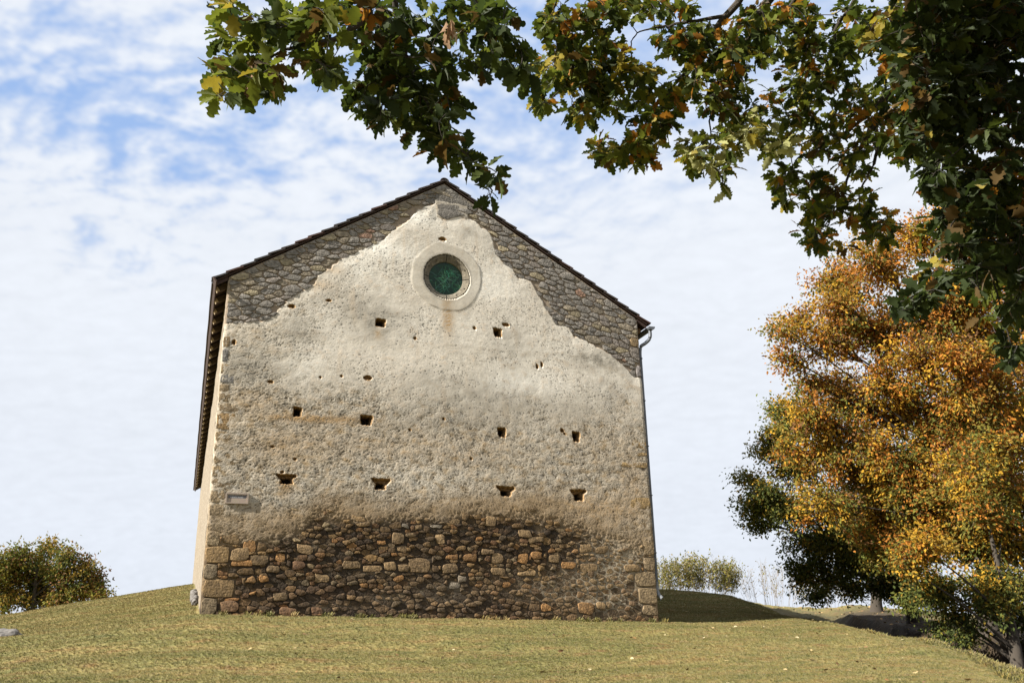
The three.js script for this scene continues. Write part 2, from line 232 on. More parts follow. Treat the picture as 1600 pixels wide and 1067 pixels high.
const TS = 2048, TX0 = -5.1, TY0 = YB - 0.05, TXW = 10.2, TYW = 11.0;
const relief = new Float32Array(TS * TS), facadeRGB = new Uint8Array(TS * TS * 4), fineBump = new Uint8Array(TS * TS * 4);
{
  const r = rng(99), pit = new Float32Array(TS * TS);
  for (let n = 0; n < 26000; n++) {                            // little dark pits and chips in the plaster
    const x = -5 + r() * 10, y = 1.6 + r() * 8.2;
    const dense = clamp(0.36 + 1.5 * fbm(x * 0.9 + 40, y * 1.1, 2) + 0.6 * greyStain(x, y) + (y > 8.6 ? -0.35 : 0) + (x > 1.5 && y < 6.5 && y > 4.2 ? -0.12 : 0));
    if (r() > dense || (x - WIN[0]) ** 2 + (y - WIN[1]) ** 2 < 0.8) continue;
    const R = 0.008 + 0.013 * r() * r(), asp = 0.6 + r() * 0.9, cx = (x - TX0) / TXW * TS, cy = (y - TY0) / TYW * TS, pr = R / TXW * TS, k = 0.55 + 0.45 * r();
    for (let j = -5; j <= 5; j++) for (let i = -5; i <= 5; i++) { const px = Math.round(cx) + i, py = Math.round(cy) + j; if (px < 0 || py < 0 || px >= TS || py >= TS) continue; const q = Math.hypot((px - cx) / asp, py - cy) / pr; const v = k * clamp(1.4 - q * 1.1); if (v > pit[py * TS + px]) pit[py * TS + px] = v; }
  }
  const coarse = (f, st) => {                                   // a slow field kept on a grid
    const w = Math.ceil(TXW / st) + 3, h = Math.ceil(TYW / st) + 3, g = new Float32Array(w * h);
    for (let j = 0; j < h; j++) for (let i = 0; i < w; i++) g[j * w + i] = f(TX0 + i * st, TY0 + j * st);
    return (x, y) => { const u = (x - TX0) / st, v = (y - TY0) / st, i = u | 0, j = v | 0, a = u - i, b = v - j, k = j * w + i; return (g[k] * (1 - a) + g[k + 1] * a) * (1 - b) + (g[k + w] * (1 - a) + g[k + w + 1] * a) * b; };
  };
  const gLow = coarse(lowerEdge, 0.03), gUp = coarse(upperEdge, 0.02), gL = coarse((x, y) => fbm(x * 0.8 + 2, y * 0.8, 3), 0.06), gStreak = coarse((x, y) => fbm(x * 5 + 30, y * 0.55, 3), 0.025), gWhite = coarse(whiteStain, 0.06), gGrey = coarse(greyStain, 0.06), gOchre = coarse(ochreStain, 0.03), gLime = coarse(limeMortar, 0.05), gBlack = coarse(blackStain, 0.06), gWarp = coarse((x, y) => fbm(x * 6 + 50, y * 6, 2), 0.03), gWarp2 = coarse((x, y) => fbm(x * 6 + 80, y * 6 + 9, 2), 0.03);
  const c = [0, 0, 0], m = [0, 0, 0], mx = (o, r, g, b, t) => { if (t <= 0) return; if (t > 1) t = 1; o[0] += (r - o[0]) * t; o[1] += (g - o[1]) * t; o[2] += (b - o[2]) * t; }, mul = (o, k) => { o[0] *= k; o[1] *= k; o[2] *= k; }, put = (o, r, g, b) => { o[0] = r; o[1] = g; o[2] = b; };
  const LUT = new Uint8Array(4097); for (let i = 0; i <= 4096; i++) LUT[i] = toS(i / 4096);
  const gx = F(705, 330)[0], gy = F(705, 322)[1];
  for (let j = 0; j < TS; j++) for (let i = 0; i < TS; i++) {
    const x = TX0 + (i + 0.5) / TS * TXW, y = TY0 + (j + 0.5) / TS * TYW, k = j * TS + i;
    if (y > gableTop(x) + 0.1) continue;
    const lowE = gLow(x, y), upE = gUp(x, y), nL = gL(x, y), streak = gStreak(x, y), wx = gWarp(x, y) * 0.05, wy = gWarp2(x, y) * 0.05;
    const nM = fbm(x * 4 + 7, y * 4.6, 2), ur = (x + wx) * 0.91 + (y + wy) * 0.42, vr = (y + wy) * 0.91 - (x + wx) * 0.42, nA = noise(ur * 11, vr * 22), nB = noise(ur * 24 + 40, vr * 44), nG = noise(ur * 50, vr * 76), nF = nA * 0.62 + nB * 0.66 + nG * 0.42;
    const ru = clamp(smooth(5.1, 3.9, y + nL * 0.9 + nM * 0.3) + 0.6 * smooth(-3.0, -4.2, x + nM * 0.6 + nL)), white = gWhite(x, y), ochre = gOchre(x, y), grey = gGrey(x, y);
    put(c, 0.405, 0.378, 0.330); mx(c, 0.255, 0.222, 0.175, 0.36 + nL * 0.8 + nM * 0.8);
    mx(c, 0.52, 0.505, 0.465, white * 1.25 + nM * 0.6 - 0.02 + nF * 0.3 + (y > 6 ? 0.18 : 0));
    mx(c, 0.30, 0.215, 0.13, clamp(nA * 0.5 + nM * 0.9 - nL * 0.4 - 0.16) * 0.8); mx(c, 0.36, 0.26, 0.16, clamp(streak * 0.8 + nL * 0.5 - 0.2) * 0.6);
    mul(c, 1 + 0.30 * nF * (1 - ru) + 0.14 * nG);
    if (ru > 0) { const t = clamp(0.42 + nF * 1.05 + nM * 0.6 + white * 0.6), nP = noise(x * 4.3 + 70, y * 6.5), nQ = noise(x * 8.5 + 20, y * 12 + 4); mx(c, lerp(0.135, 0.42, t), lerp(0.108, 0.385, t), lerp(0.072, 0.325, t), ru * 0.88); mx(c, 0.22, 0.155, 0.08, ru * clamp(nP * 1.5 + nQ * 0.9 - 0.10) * 0.8); mx(c, 0.23, 0.228, 0.215, ru * clamp(-nP * 1.4 + nQ * 0.8 - 0.3) * 0.7); }
    mx(c, 0.25, 0.16, 0.072, ochre * (0.8 + nF * 1.2) + ru * clamp(nM * 0.9 + nA * 0.5 - 0.05) * 0.55 + clamp(streak * 0.5 - 0.12) * 0.35);
    mx(c, 0.15, 0.138, 0.115, grey * 1.25 * (0.7 + nF * 1.5 + nM * 0.9) + clamp(-streak - 0.2) * 0.35 * (1 - ru * 0.5));
    mx(c, 0.165, 0.115, 0.062, smooth(0.9, -0.05, lowE + nM * 0.2) * 0.85);
    const lift = lerp(1.14, 1.30, smooth(3.6, 5.6, y + nL)); c[0] *= lift; c[1] *= lift; c[2] *= lift * 0.99;
    let z = lerp(0.010, 0.020, smooth(0.02, 0.25, upE)) + 0.010 * nL + 0.004 * nM + ru * (0.006 * nM + 0.0038 * nF) + 0.002 * nF;
    let b = 0.5 + 0.10 * nB + 0.14 * nG + ru * 0.22 * (nB + nG);
    if (ru > 0) { const hollow = clamp(-nA * 0.5 - nB * 0.9 - nG * 0.6 - 0.30 - nM * 0.35) * ru; mul(c, 1 - clamp(hollow * 2.1, 0, 0.85)); z -= hollow * 0.012; }
    if (y > 6) {
      const d0 = Math.hypot(x - WIN[0], y - WIN[1]);
      if (d0 < 1.3) {
        const dW = d0 - 0.86 - 0.05 * fbm(x * 1.7 + 3, y * 1.7, 2) - 0.02 * nM, e = smooth(0.03, -0.01, dW), line = Math.exp(-((dW / 0.014) ** 2)), t = clamp(0.4 + nM * 1.2);
        mx(c, lerp(0.40, 0.29, t), lerp(0.365, 0.26, t), lerp(0.30, 0.205, t), e * 0.5); mul(c, 1 - 0.5 * line * clamp(0.25 + nM * 2.2)); z = lerp(z, 0.028 + 0.002 * nM, e); b = lerp(b, 0.5 + 0.05 * nB, e);
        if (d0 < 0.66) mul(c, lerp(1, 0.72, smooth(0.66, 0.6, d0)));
      }
    }
    const p = pit[k]; if (p > 0) { mul(c, 1 - 0.86 * p); b -= 0.18 * p; z -= 0.004 * p; }
    const bs = gBlack(x, y);
    let zm = -0.010 + 0.006 * nM + 0.005 * nF;
    if (upE < 0.06 || lowE < 0.5) {
      const lm = gLime(x, y);
      if (y > 5.5) { const t = clamp(0.5 + nF + nM * 0.5); put(m, lerp(0.25, 0.15, t), lerp(0.195, 0.122, t), lerp(0.14, 0.095, t)); mx(m, 0.36, 0.30, 0.21, nM * 0.9); }
      else { const t = clamp(0.5 + nF * 0.9 + nM * 0.6); put(m, lerp(0.22, 0.10, t), lerp(0.155, 0.068, t), lerp(0.085, 0.038, t)); mx(m, 0.30, 0.26, 0.195, lm * (1.0 + nF * 1.6)); mx(m, 0.016, 0.011, 0.007, bs * 1.3 * (0.9 + nM) * (1 - lm * 0.6) * 0.92); zm += 0.012 * lm; }
      const plas = smooth(-0.012, 0.012, upE) * smooth(-0.14, 0.22, lowE + 0.3 * nF + 0.12);
      c[0] = lerp(m[0], c[0], plas); c[1] = lerp(m[1], c[1], plas); c[2] = lerp(m[2], c[2], plas); z = lerp(zm, z, plas);
      if (Math.abs(upE) < 0.06) mx(c, 0.27, 0.17, 0.085, Math.exp(-(((upE - 0.004) / 0.014) ** 2)) * clamp(0.35 + nM) * 0.8);
      if (upE < 0 && Math.abs(x - gx) < 0.42 && y < gy + 0.1) { const q = clamp(0.5 + nF); put(c, lerp(0.25, 0.33, q), lerp(0.22, 0.30, q), lerp(0.175, 0.25, q)); z = 0.014 + 0.005 * nF; }
    }
    mx(c, 0.045, 0.032, 0.02, bs * (0.8 + nM + nF * 0.6) * smooth(0.75, 0.0, lowE) * 0.75);
    relief[k] = z; const t = k * 4;
    facadeRGB[t] = LUT[(clamp(c[0]) * 4096) | 0]; facadeRGB[t + 1] = LUT[(clamp(c[1]) * 4096) | 0]; facadeRGB[t + 2] = LUT[(clamp(c[2]) * 4096) | 0]; facadeRGB[t + 3] = 255;
    fineBump[t] = fineBump[t + 1] = fineBump[t + 2] = 255 * clamp(b); fineBump[t + 3] = 255;
  }
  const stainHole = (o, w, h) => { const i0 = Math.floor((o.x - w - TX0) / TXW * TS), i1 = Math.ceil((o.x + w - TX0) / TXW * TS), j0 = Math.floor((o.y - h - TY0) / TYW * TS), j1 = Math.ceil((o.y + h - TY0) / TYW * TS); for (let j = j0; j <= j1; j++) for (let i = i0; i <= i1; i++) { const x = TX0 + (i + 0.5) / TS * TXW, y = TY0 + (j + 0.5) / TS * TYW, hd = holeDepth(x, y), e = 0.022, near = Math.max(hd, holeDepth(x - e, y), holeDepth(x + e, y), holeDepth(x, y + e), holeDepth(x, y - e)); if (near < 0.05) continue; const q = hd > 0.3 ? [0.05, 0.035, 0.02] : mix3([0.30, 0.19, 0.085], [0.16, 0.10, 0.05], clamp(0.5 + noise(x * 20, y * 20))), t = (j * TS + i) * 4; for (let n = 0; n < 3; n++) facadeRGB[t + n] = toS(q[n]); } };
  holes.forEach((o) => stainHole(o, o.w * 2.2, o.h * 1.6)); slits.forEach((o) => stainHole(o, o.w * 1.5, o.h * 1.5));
}
const texOf = (data, color) => { const t = new THREE.DataTexture(data, TS, TS); t.magFilter = t.minFilter = THREE.LinearFilter; if (color) t.colorSpace = THREE.SRGBColorSpace; t.needsUpdate = true; return t; };
const facadeMat = new THREE.MeshStandardMaterial({ map: texOf(facadeRGB, true), bumpMap: texOf(fineBump), bumpScale: 0.007, roughness: 1 });
function reliefAt(x, y) { const u = clamp((x - TX0) / TXW * TS - 0.5, 0, TS - 2), v = clamp((y - TY0) / TYW * TS - 0.5, 0, TS - 2), i = Math.floor(u), j = Math.floor(v), a = u - i, b = v - j, k = j * TS + i; return lerp(lerp(relief[k], relief[k + 1], a), lerp(relief[k + TS], relief[k + TS + 1], a), b); }
let gableWall;
{
  const nx = 500, ny = 470, pos = [], uv = [], idx = [];
  for (let j = 0; j <= ny; j++) for (let i = 0; i <= nx; i++) {
    const x = -HW + 2 * HW * i / nx, y = YB + (gableTop(x) - 0.02 - YB) * j / ny;
    let z = reliefAt(x, y) - holeDepth(x, y);
    if (Math.hypot(x - WIN[0], y - WIN[1]) < WR - 0.02) z = -0.55;
    const ex = HW - Math.abs(x); if (ex < 0.05) z -= (0.05 - ex) * 0.5;   // worn arris
    let xx = x; if (i === 0 || i === nx) xx += 0.02 * fbm(y * 3, i, 3);
    pos.push(xx, y, z); uv.push((x - TX0) / TXW, (y - TY0) / TYW);
  }
  for (let j = 0; j < ny; j++) for (let i = 0; i < nx; i++) { const a = j * (nx + 1) + i, b = a + nx + 1; idx.push(a, a + 1, b, a + 1, b + 1, b); }
  const ring = []; for (let i = 0; i <= nx; i++) ring.push(i); for (let j = 1; j <= ny; j++) ring.push(j * (nx + 1) + nx); for (let i = nx - 1; i >= 0; i--) ring.push(ny * (nx + 1) + i); for (let j = ny - 1; j > 0; j--) ring.push(j * (nx + 1));
  const g = new THREE.BufferGeometry();
  g.setAttribute('position', new THREE.Float32BufferAttribute(pos, 3)); g.setAttribute('uv', new THREE.Float32BufferAttribute(uv, 2)); g.setIndex(idx); g.computeVertexNormals();
  // returns: the wall's thickness round its edge
  const rp = [], ru = [], ri = []; ring.forEach((k) => { rp.push(pos[k * 3], pos[k * 3 + 1], pos[k * 3 + 2], pos[k * 3], pos[k * 3 + 1], -0.7); ru.push(uv[k * 2], uv[k * 2 + 1], uv[k * 2] + 0.03, uv[k * 2 + 1]); });
  for (let k = 0; k < ring.length; k++) { const a = k * 2, b = ((k + 1) % ring.length) * 2; ri.push(a, a + 1, b, b, a + 1, b + 1); }
  const s = new THREE.BufferGeometry(); s.setAttribute('position', new THREE.Float32BufferAttribute(rp, 3)); s.setAttribute('uv', new THREE.Float32BufferAttribute(ru, 2)); s.setIndex(ri); s.computeVertexNormals();
  gableWall = mesh('gable_wall', merged([g, s]), facadeMat, church);
}

// stones ------------------------------------------------------------
const stoneTex = dataTex(512, 512, (x, y) => { const v = 218 + 95 * tileNoise(x, y, 512, 9, 5) + 40 * tileNoise(x, y, 512, 40, 2); return [clamp(v, 60, 255), clamp(v - 2, 60, 255), clamp(v - 6, 60, 255)]; }, true);
const stoneMat = new THREE.MeshStandardMaterial({ vertexColors: true, map: stoneTex, bumpMap: bumpTile, bumpScale: 0.012, roughness: 0.95 });
const SR = rng(2024);
function clipPoly(p, nx, ny, c) { const o = []; for (let i = 0; i < p.length; i++) { const a = p[i], b = p[(i + 1) % p.length], da = a[0] * nx + a[1] * ny - c, db = b[0] * nx + b[1] * ny - c; if (da <= 0) o.push(a); if (da * db < 0) { const t = da / (da - db); o.push([a[0] + (b[0] - a[0]) * t, a[1] + (b[1] - a[1]) * t]); } } return o; }
const areaOf = (p) => { let s = 0; for (let i = 0; i < p.length; i++) { const a = p[i], b = p[(i + 1) % p.length]; s += a[0] * b[1] - a[1] * b[0]; } return s / 2; };
function roundPoly(p, n, cut, jitter) {                         // softened, slightly irregular outline with n points
  const q = []; for (let i = 0; i < p.length; i++) { const a = p[(i + p.length - 1) % p.length], b = p[i], c = p[(i + 1) % p.length]; q.push([lerp(b[0], a[0], cut), lerp(b[1], a[1], cut)], [lerp(b[0], c[0], cut), lerp(b[1], c[1], cut)]); }
  let len = 0; const L = [0]; for (let i = 0; i < q.length; i++) { const b = q[(i + 1) % q.length]; len += Math.hypot(b[0] - q[i][0], b[1] - q[i][1]); L.push(len); }
  const o = []; for (let k = 0, i = 0; k < n; k++) { const s = (k + 0.3 * SR()) / n * len; while (L[i + 1] < s) i++; const t = (s - L[i]) / Math.max(1e-9, L[i + 1] - L[i]), b = q[(i + 1) % q.length]; o.push([lerp(q[i][0], b[0], t) + (SR() - 0.5) * jitter, lerp(q[i][1], b[1], t) + (SR() - 0.5) * jitter]); }
  return o;
}
function stoneGeo(outline, proud, color, base = -0.06, flat = 0.4) {
  const n = outline.length, pos = [], uv = [], col = [], idx = []; let cx = 0, cy = 0; outline.forEach((p) => { cx += p[0] / n; cy += p[1] / n; });
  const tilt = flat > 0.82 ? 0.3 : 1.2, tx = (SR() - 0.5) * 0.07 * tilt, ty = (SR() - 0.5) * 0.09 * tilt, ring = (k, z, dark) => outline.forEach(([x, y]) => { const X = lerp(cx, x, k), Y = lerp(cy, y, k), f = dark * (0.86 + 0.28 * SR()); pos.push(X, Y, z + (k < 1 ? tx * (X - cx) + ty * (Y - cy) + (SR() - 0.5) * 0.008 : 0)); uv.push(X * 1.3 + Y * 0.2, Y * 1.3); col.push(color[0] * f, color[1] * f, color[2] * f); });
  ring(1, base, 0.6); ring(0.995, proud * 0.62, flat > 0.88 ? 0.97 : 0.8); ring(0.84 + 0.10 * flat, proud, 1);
  for (let r = 0; r < 2; r++) for (let i = 0; i < n; i++) { const a = r * n + i, b = r * n + (i + 1) % n; idx.push(a, b, a + n, b, b + n, a + n); }
  pos.push(cx + (SR() - 0.5) * 0.02, cy, proud * 1.04); uv.push(cx * 1.3 + cy * 0.2, cy * 1.3); col.push(...color);
  for (let i = 0; i < n; i++) idx.push(2 * n + i, 2 * n + (i + 1) % n, 3 * n);
  const g = new THREE.BufferGeometry(); g.setAttribute('position', new THREE.Float32BufferAttribute(pos, 3)); g.setAttribute('uv', new THREE.Float32BufferAttribute(uv, 2)); g.setAttribute('color', new THREE.Float32BufferAttribute(col, 3)); g.setIndex(idx); g.computeVertexNormals();
  return g;
}
function cells(sites, ang, asp, blocks) {                       // power cells in a stretched, turned metric
  const ca = Math.cos(ang), sa = Math.sin(ang), to = ([x, y]) => [(x * ca + y * sa) / asp, -x * sa + y * ca], from = ([u, v]) => [u * asp * ca - v * sa, u * asp * sa + v * ca];
  const q = sites.map((s) => to(s)), out = [];
  for (let i = 0; i < sites.length; i++) {
    const [u, v] = q[i], R = 0.35; let p = [[u - R, v - R], [u + R, v - R], [u + R, v + R], [u - R, v + R]];
    for (let j = 0; j < q.length && p.length; j++) { if (i === j) continue; const dx = q[j][0] - u, dy = q[j][1] - v, d2 = dx * dx + dy * dy; if (d2 > 0.5) continue; const w = (sites[i][2] ?? 0) - (sites[j][2] ?? 0); p = clipPoly(p, dx, dy, dx * u + dy * v + (d2 + w) / 2); }
    p = p.map(from);
    for (const b of blocks ?? []) { const [x, y] = sites[i]; if (Math.abs(x - b.x) > b.w + 0.5 || Math.abs(y - b.y) > b.h + 0.4) continue; const gx = Math.abs(x - b.x) - b.w, gy = Math.abs(y - b.y) - b.h; if (gx > gy) { const s = Math.sign(x - b.x); p = clipPoly(p, -s, 0, -s * (b.x + s * (b.w + 0.012))); } else { const s = Math.sign(y - b.y); p = clipPoly(p, 0, -s, -s * (b.y + s * (b.h + 0.01))); } }
    out.push(p);
  }
  return out;
}
function scatter(inside, size, tries, asp, seed) { const r = rng(seed), o = []; for (let t = 0; t < tries; t++) { const x = -5 + 10 * r(), y = YB + r() * (AP - YB); if (!inside(x, y)) continue; const s = size(x, y, r); let ok = true; for (const p of o) { const d = Math.hypot((p[0] - x) / asp, p[1] - y); if (d < (s + p[3]) * 0.5) { ok = false; break; } } if (ok) o.push([x, y, s * s * 0.35, s]); } return o; }
function addStones(name, list) {                                // the 290 largest singly, the rest as one part
  list.sort((a, b) => b.area - a.area);
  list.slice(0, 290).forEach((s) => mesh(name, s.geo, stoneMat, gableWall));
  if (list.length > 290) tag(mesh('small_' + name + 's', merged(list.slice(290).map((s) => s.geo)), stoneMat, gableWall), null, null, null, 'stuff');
}
// quoins: left corner from the ground up, then the right corner
const quoins = [], leftX = (y) => -HW, qcol = () => { const t = SR(); return mix3(mix3([0.225, 0.155, 0.08], [0.265, 0.19, 0.10], t), [0.25, 0.205, 0.145], SR() * 0.6); };
const Qleft = [[962, 934, 338, 0], [934, 905, 366, 1], [905, 881, 338, 0], [880, 853, 357, 1], [853, 829, 343, 0], [829, 807, 364, 0], [806, 787, 350, 0], [786, 762, 351, 0], [761, 747, 362, 0], [746, 727, 356, 0], [726, 706, 368, 0], [705, 692, 352, 0], [691, 672, 360, 0], [671, 643, 369, 1], [642, 630, 388, 0], [628, 612, 360, 0], [611, 598, 358, 0], [597, 584, 366, 2], [583, 566, 358, 0], [565, 542, 356, 2], [541, 522, 359, 0]];
const Qright = [[962, 945, 1004, 1], [944, 918, 998, 0], [917, 893, 992, 1], [892, 870, 1006, 0], [869, 833, 1006, 0], [832, 812, 1000, 0], [795, 777, 984, 3], [732, 723, 969, 3], [714, 707, 994, 3], [701, 690, 987, 3], [590, 572, 994, 2], [544, 530, 985, 0]];
const boxStone = (x0, x1, y0, y1, proud, color, jit, n = 10) => { const p = [[x0, y0], [x1, y0], [x1, y1], [x0, y1]].map(([x, y]) => [x + (SR() - 0.5) * jit * 2, y + (SR() - 0.5) * jit * 2]); return { geo: stoneGeo(roundPoly(p, n, 0.06 + 0.05 * SR(), jit * 0.6), proud, color, -0.06, 0.9), area: (x1 - x0) * (y1 - y0) }; };
for (const [b, t, xr, k] of Qleft) { const y0 = F(325, b)[1] + 0.008, y1 = F(325, t)[1] - 0.008, x1 = F(xr, (b + t) / 2)[0]; const c = k === 2 ? [0.21, 0.20, 0.19] : k === 1 ? [0.27, 0.18, 0.085] : qcol(), dk = b > 900 ? 0.75 : 1; quoins.push({ ...boxStone(-HW + 0.012, x1, Math.max(y0, -0.4), y1, b > 830 ? 0.018 : 0.021, c.map((v) => v * dk), 0.008), bx: [(-HW + x1) / 2, (y0 + y1) / 2, (x1 + HW) / 2, (y1 - y0) / 2] }); }
for (const [b, t, xl, k] of Qright) { const y0 = F(1010, b)[1] + 0.008, y1 = F(1010, t)[1] - 0.008, x0 = F(xl, (b + t) / 2)[0]; const c = k === 2 ? [0.27, 0.25, 0.25] : k === 3 ? [0.30, 0.21, 0.10] : qcol(); quoins.push({ ...boxStone(x0, HW - 0.012, Math.max(y0, -0.45), y1, b > 830 ? 0.018 : 0.021, c, 0.01), bx: [(HW + x0) / 2, (y0 + y1) / 2, (HW - x0) / 2, (y1 - y0) / 2] }); }
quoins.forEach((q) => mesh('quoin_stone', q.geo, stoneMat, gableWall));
// the stones of the exposed rubble that stand out
const OR = [0.34, 0.17, 0.052], TN = [0.28, 0.19, 0.095], RD = [0.17, 0.082, 0.042], PG = [0.30, 0.28, 0.24], BR = [0.185, 0.125, 0.060];
const picked = [[359, 387, 856, 877, TN], [381, 401, 845, 862, OR], [429, 447, 864, 877, OR], [640, 674, 872, 894, TN], [600, 619, 878, 892, TN], [621, 639, 880, 894, BR], [404, 420, 901, 911, OR], [384, 400, 899, 909, OR], [492, 516, 897, 910, BR], [535, 564, 877, 890, BR], [566, 597, 882, 892, TN], [346, 374, 834, 851, BR], [462, 490, 851, 866, TN], [612, 632, 831, 847, TN], [549, 572, 806, 815, TN], [391, 420, 868, 881, BR], [360, 399, 878, 887, OR], [427, 450, 927, 940, BR], [342, 372, 940, 957, RD], [435, 462, 950, 963, RD], [485, 507, 949, 959, RD], [390, 399, 924, 930, OR], [690, 717, 882, 896, TN], [767, 785, 865, 880, TN], [809, 826, 865, 881, OR], [830, 844, 863, 874, OR], [876, 900, 877, 891, OR], [907, 932, 879, 892, TN], [809, 839, 893, 901, TN], [716, 731, 900, 910, PG], [700, 717, 909, 919, PG], [810, 830, 827, 839, TN], [855, 875, 867, 880, BR], [904, 927, 940, 960, OR], [931, 945, 940, 950, TN], [845, 860, 944, 957, OR], [975, 1001, 882, 891, TN], [696, 716, 866, 874, OR], [722, 746, 866, 876, OR], [752, 772, 857, 867, TN], [767, 790, 887, 900, BR], [680, 697, 836, 850, TN], [759, 775, 807, 820, TN], [697, 720, 810, 818, BR], [672, 690, 820, 827, PG], [628, 640, 818, 826, PG], [556, 580, 818, 824, BR], [648, 660, 820, 828, TN], [590, 602, 846, 853, OR], [618, 634, 852, 863, TN], [905, 925, 850, 864, TN], [930, 950, 855, 866, BR], [826, 848, 840, 848, BR], [455, 478, 878, 890, RD], [415, 436, 884, 894, BR]];
const blocks = quoins.map((q) => ({ x: q.bx[0], y: q.bx[1], w: q.bx[2], h: q.bx[3] })), rubble = [];
for (const [x0, x1, y0, y1, c] of picked) { const a = F(x0, y1), b = F(x1, y0), f = 0.92 + 0.35 * SR(), cc = mix3(mix3(c, [0.20, 0.135, 0.07], 0.2 + 0.4 * SR()), [0.06, 0.04, 0.022], clamp(blackStain((a[0] + b[0]) / 2, (a[1] + b[1]) / 2)) * 0.35 * SR()); rubble.push(boxStone(a[0] + 0.004, b[0] - 0.004, Math.max(a[1], -0.4) + 0.004, b[1] - 0.004, 0.016 + 0.022 * SR(), cc.map((v) => v * f), 0.034, 11)); blocks.push({ x: (a[0] + b[0]) / 2, y: (a[1] + b[1]) / 2, w: (b[0] - a[0]) / 2, h: (b[1] - a[1]) / 2 }); }
const free = (x, y) => blocks.every((b) => Math.abs(x - b.x) > b.w * 0.96 || Math.abs(y - b.y) > b.h * 0.96);
{
  const inside = (x, y) => y > YB + 0.1 && lowerEdge(x, y) < 0.10 && free(x, y);
  const sites = scatter(inside, (x, y, r) => 0.050 + 0.15 * r() * r() * r() + (y < 0.9 ? 0.01 : 0), 30000, 1.8, 5), cs = cells(sites, 0, 1.8, blocks);
  cs.forEach((p, i) => {
    if (p.length < 3 || p.some(([x]) => Math.abs(x) > HW)) p = p.map(([x, y]) => [clamp(x, -HW + 0.02, HW - 0.02), y]);
    if (p.length < 3) return; const a = Math.abs(areaOf(p)); if (a < 0.0018 || (a > 0.05 && lowerEdge(...sites[i]) > -0.3)) return;
    const [x, y] = sites[i], edgeOn = lowerEdge(x, y) > -0.10; if (edgeOn && SR() < 0.45) return; const lm = limeMortar(x, y), bs = clamp(blackStain(x, y) * 1.5 * (0.75 + fbm(x * 2.2, y * 3, 2))), le = lowerEdge(x, y), k = 1 - clamp(0.0 + lm * 0.20 + smooth(-0.15, 0.1, le) * 0.2 + 0.05 * SR()), n = p.length;
    let cx = 0, cy = 0; p.forEach((q) => { cx += q[0] / n; cy += q[1] / n; }); const ins = 0.003 + 0.006 * SR() * SR();
    p = p.map(([u, v]) => { const dx = u - cx, dy = v - cy, l = Math.hypot(dx, dy) || 1, s = Math.max(0.3, k - ins / l); return [cx + dx * s, cy + dy * s]; });
    const t = SR(), w = SR(); let c = t < 0.44 ? BR : t < 0.66 ? TN : t < 0.78 ? OR : t < 0.87 ? [0.17, 0.145, 0.115] : t < 0.95 ? RD : PG;
    c = mix3(c, [0.19, 0.14, 0.085], 0.25 + 0.35 * w); c = mix3(c, [0.04, 0.026, 0.014], clamp(bs * (0.25 + 0.75 * SR()))); c = [c[0] * 1.0, c[1] * 0.88, c[2] * 0.64]; if (y < 0.5) c = mix3(c, [0.07, 0.036, 0.02], 0.4);
    c = mix3(c, [0.225, 0.165, 0.095], clamp(lm * 0.75 + smooth(-0.2, 0.1, le) * 0.5)); const f0 = 0.75 + 0.5 * SR(); c = c.map((v) => v * f0);
    const sunk = SR() < 0.30; if (sunk) c = mix3(c, mix3([0.075, 0.052, 0.03], [0.02, 0.014, 0.008], bs), 0.65); rubble.push({ geo: stoneGeo(roundPoly(p, 11, 0.03, 0.015), sunk ? 0.001 : 0.006 + 0.030 * SR() - lm * 0.008, c, -0.06, 0.8), area: sunk ? a * 0.3 : a });
  });
  addStones('rubble_stone', rubble);
}
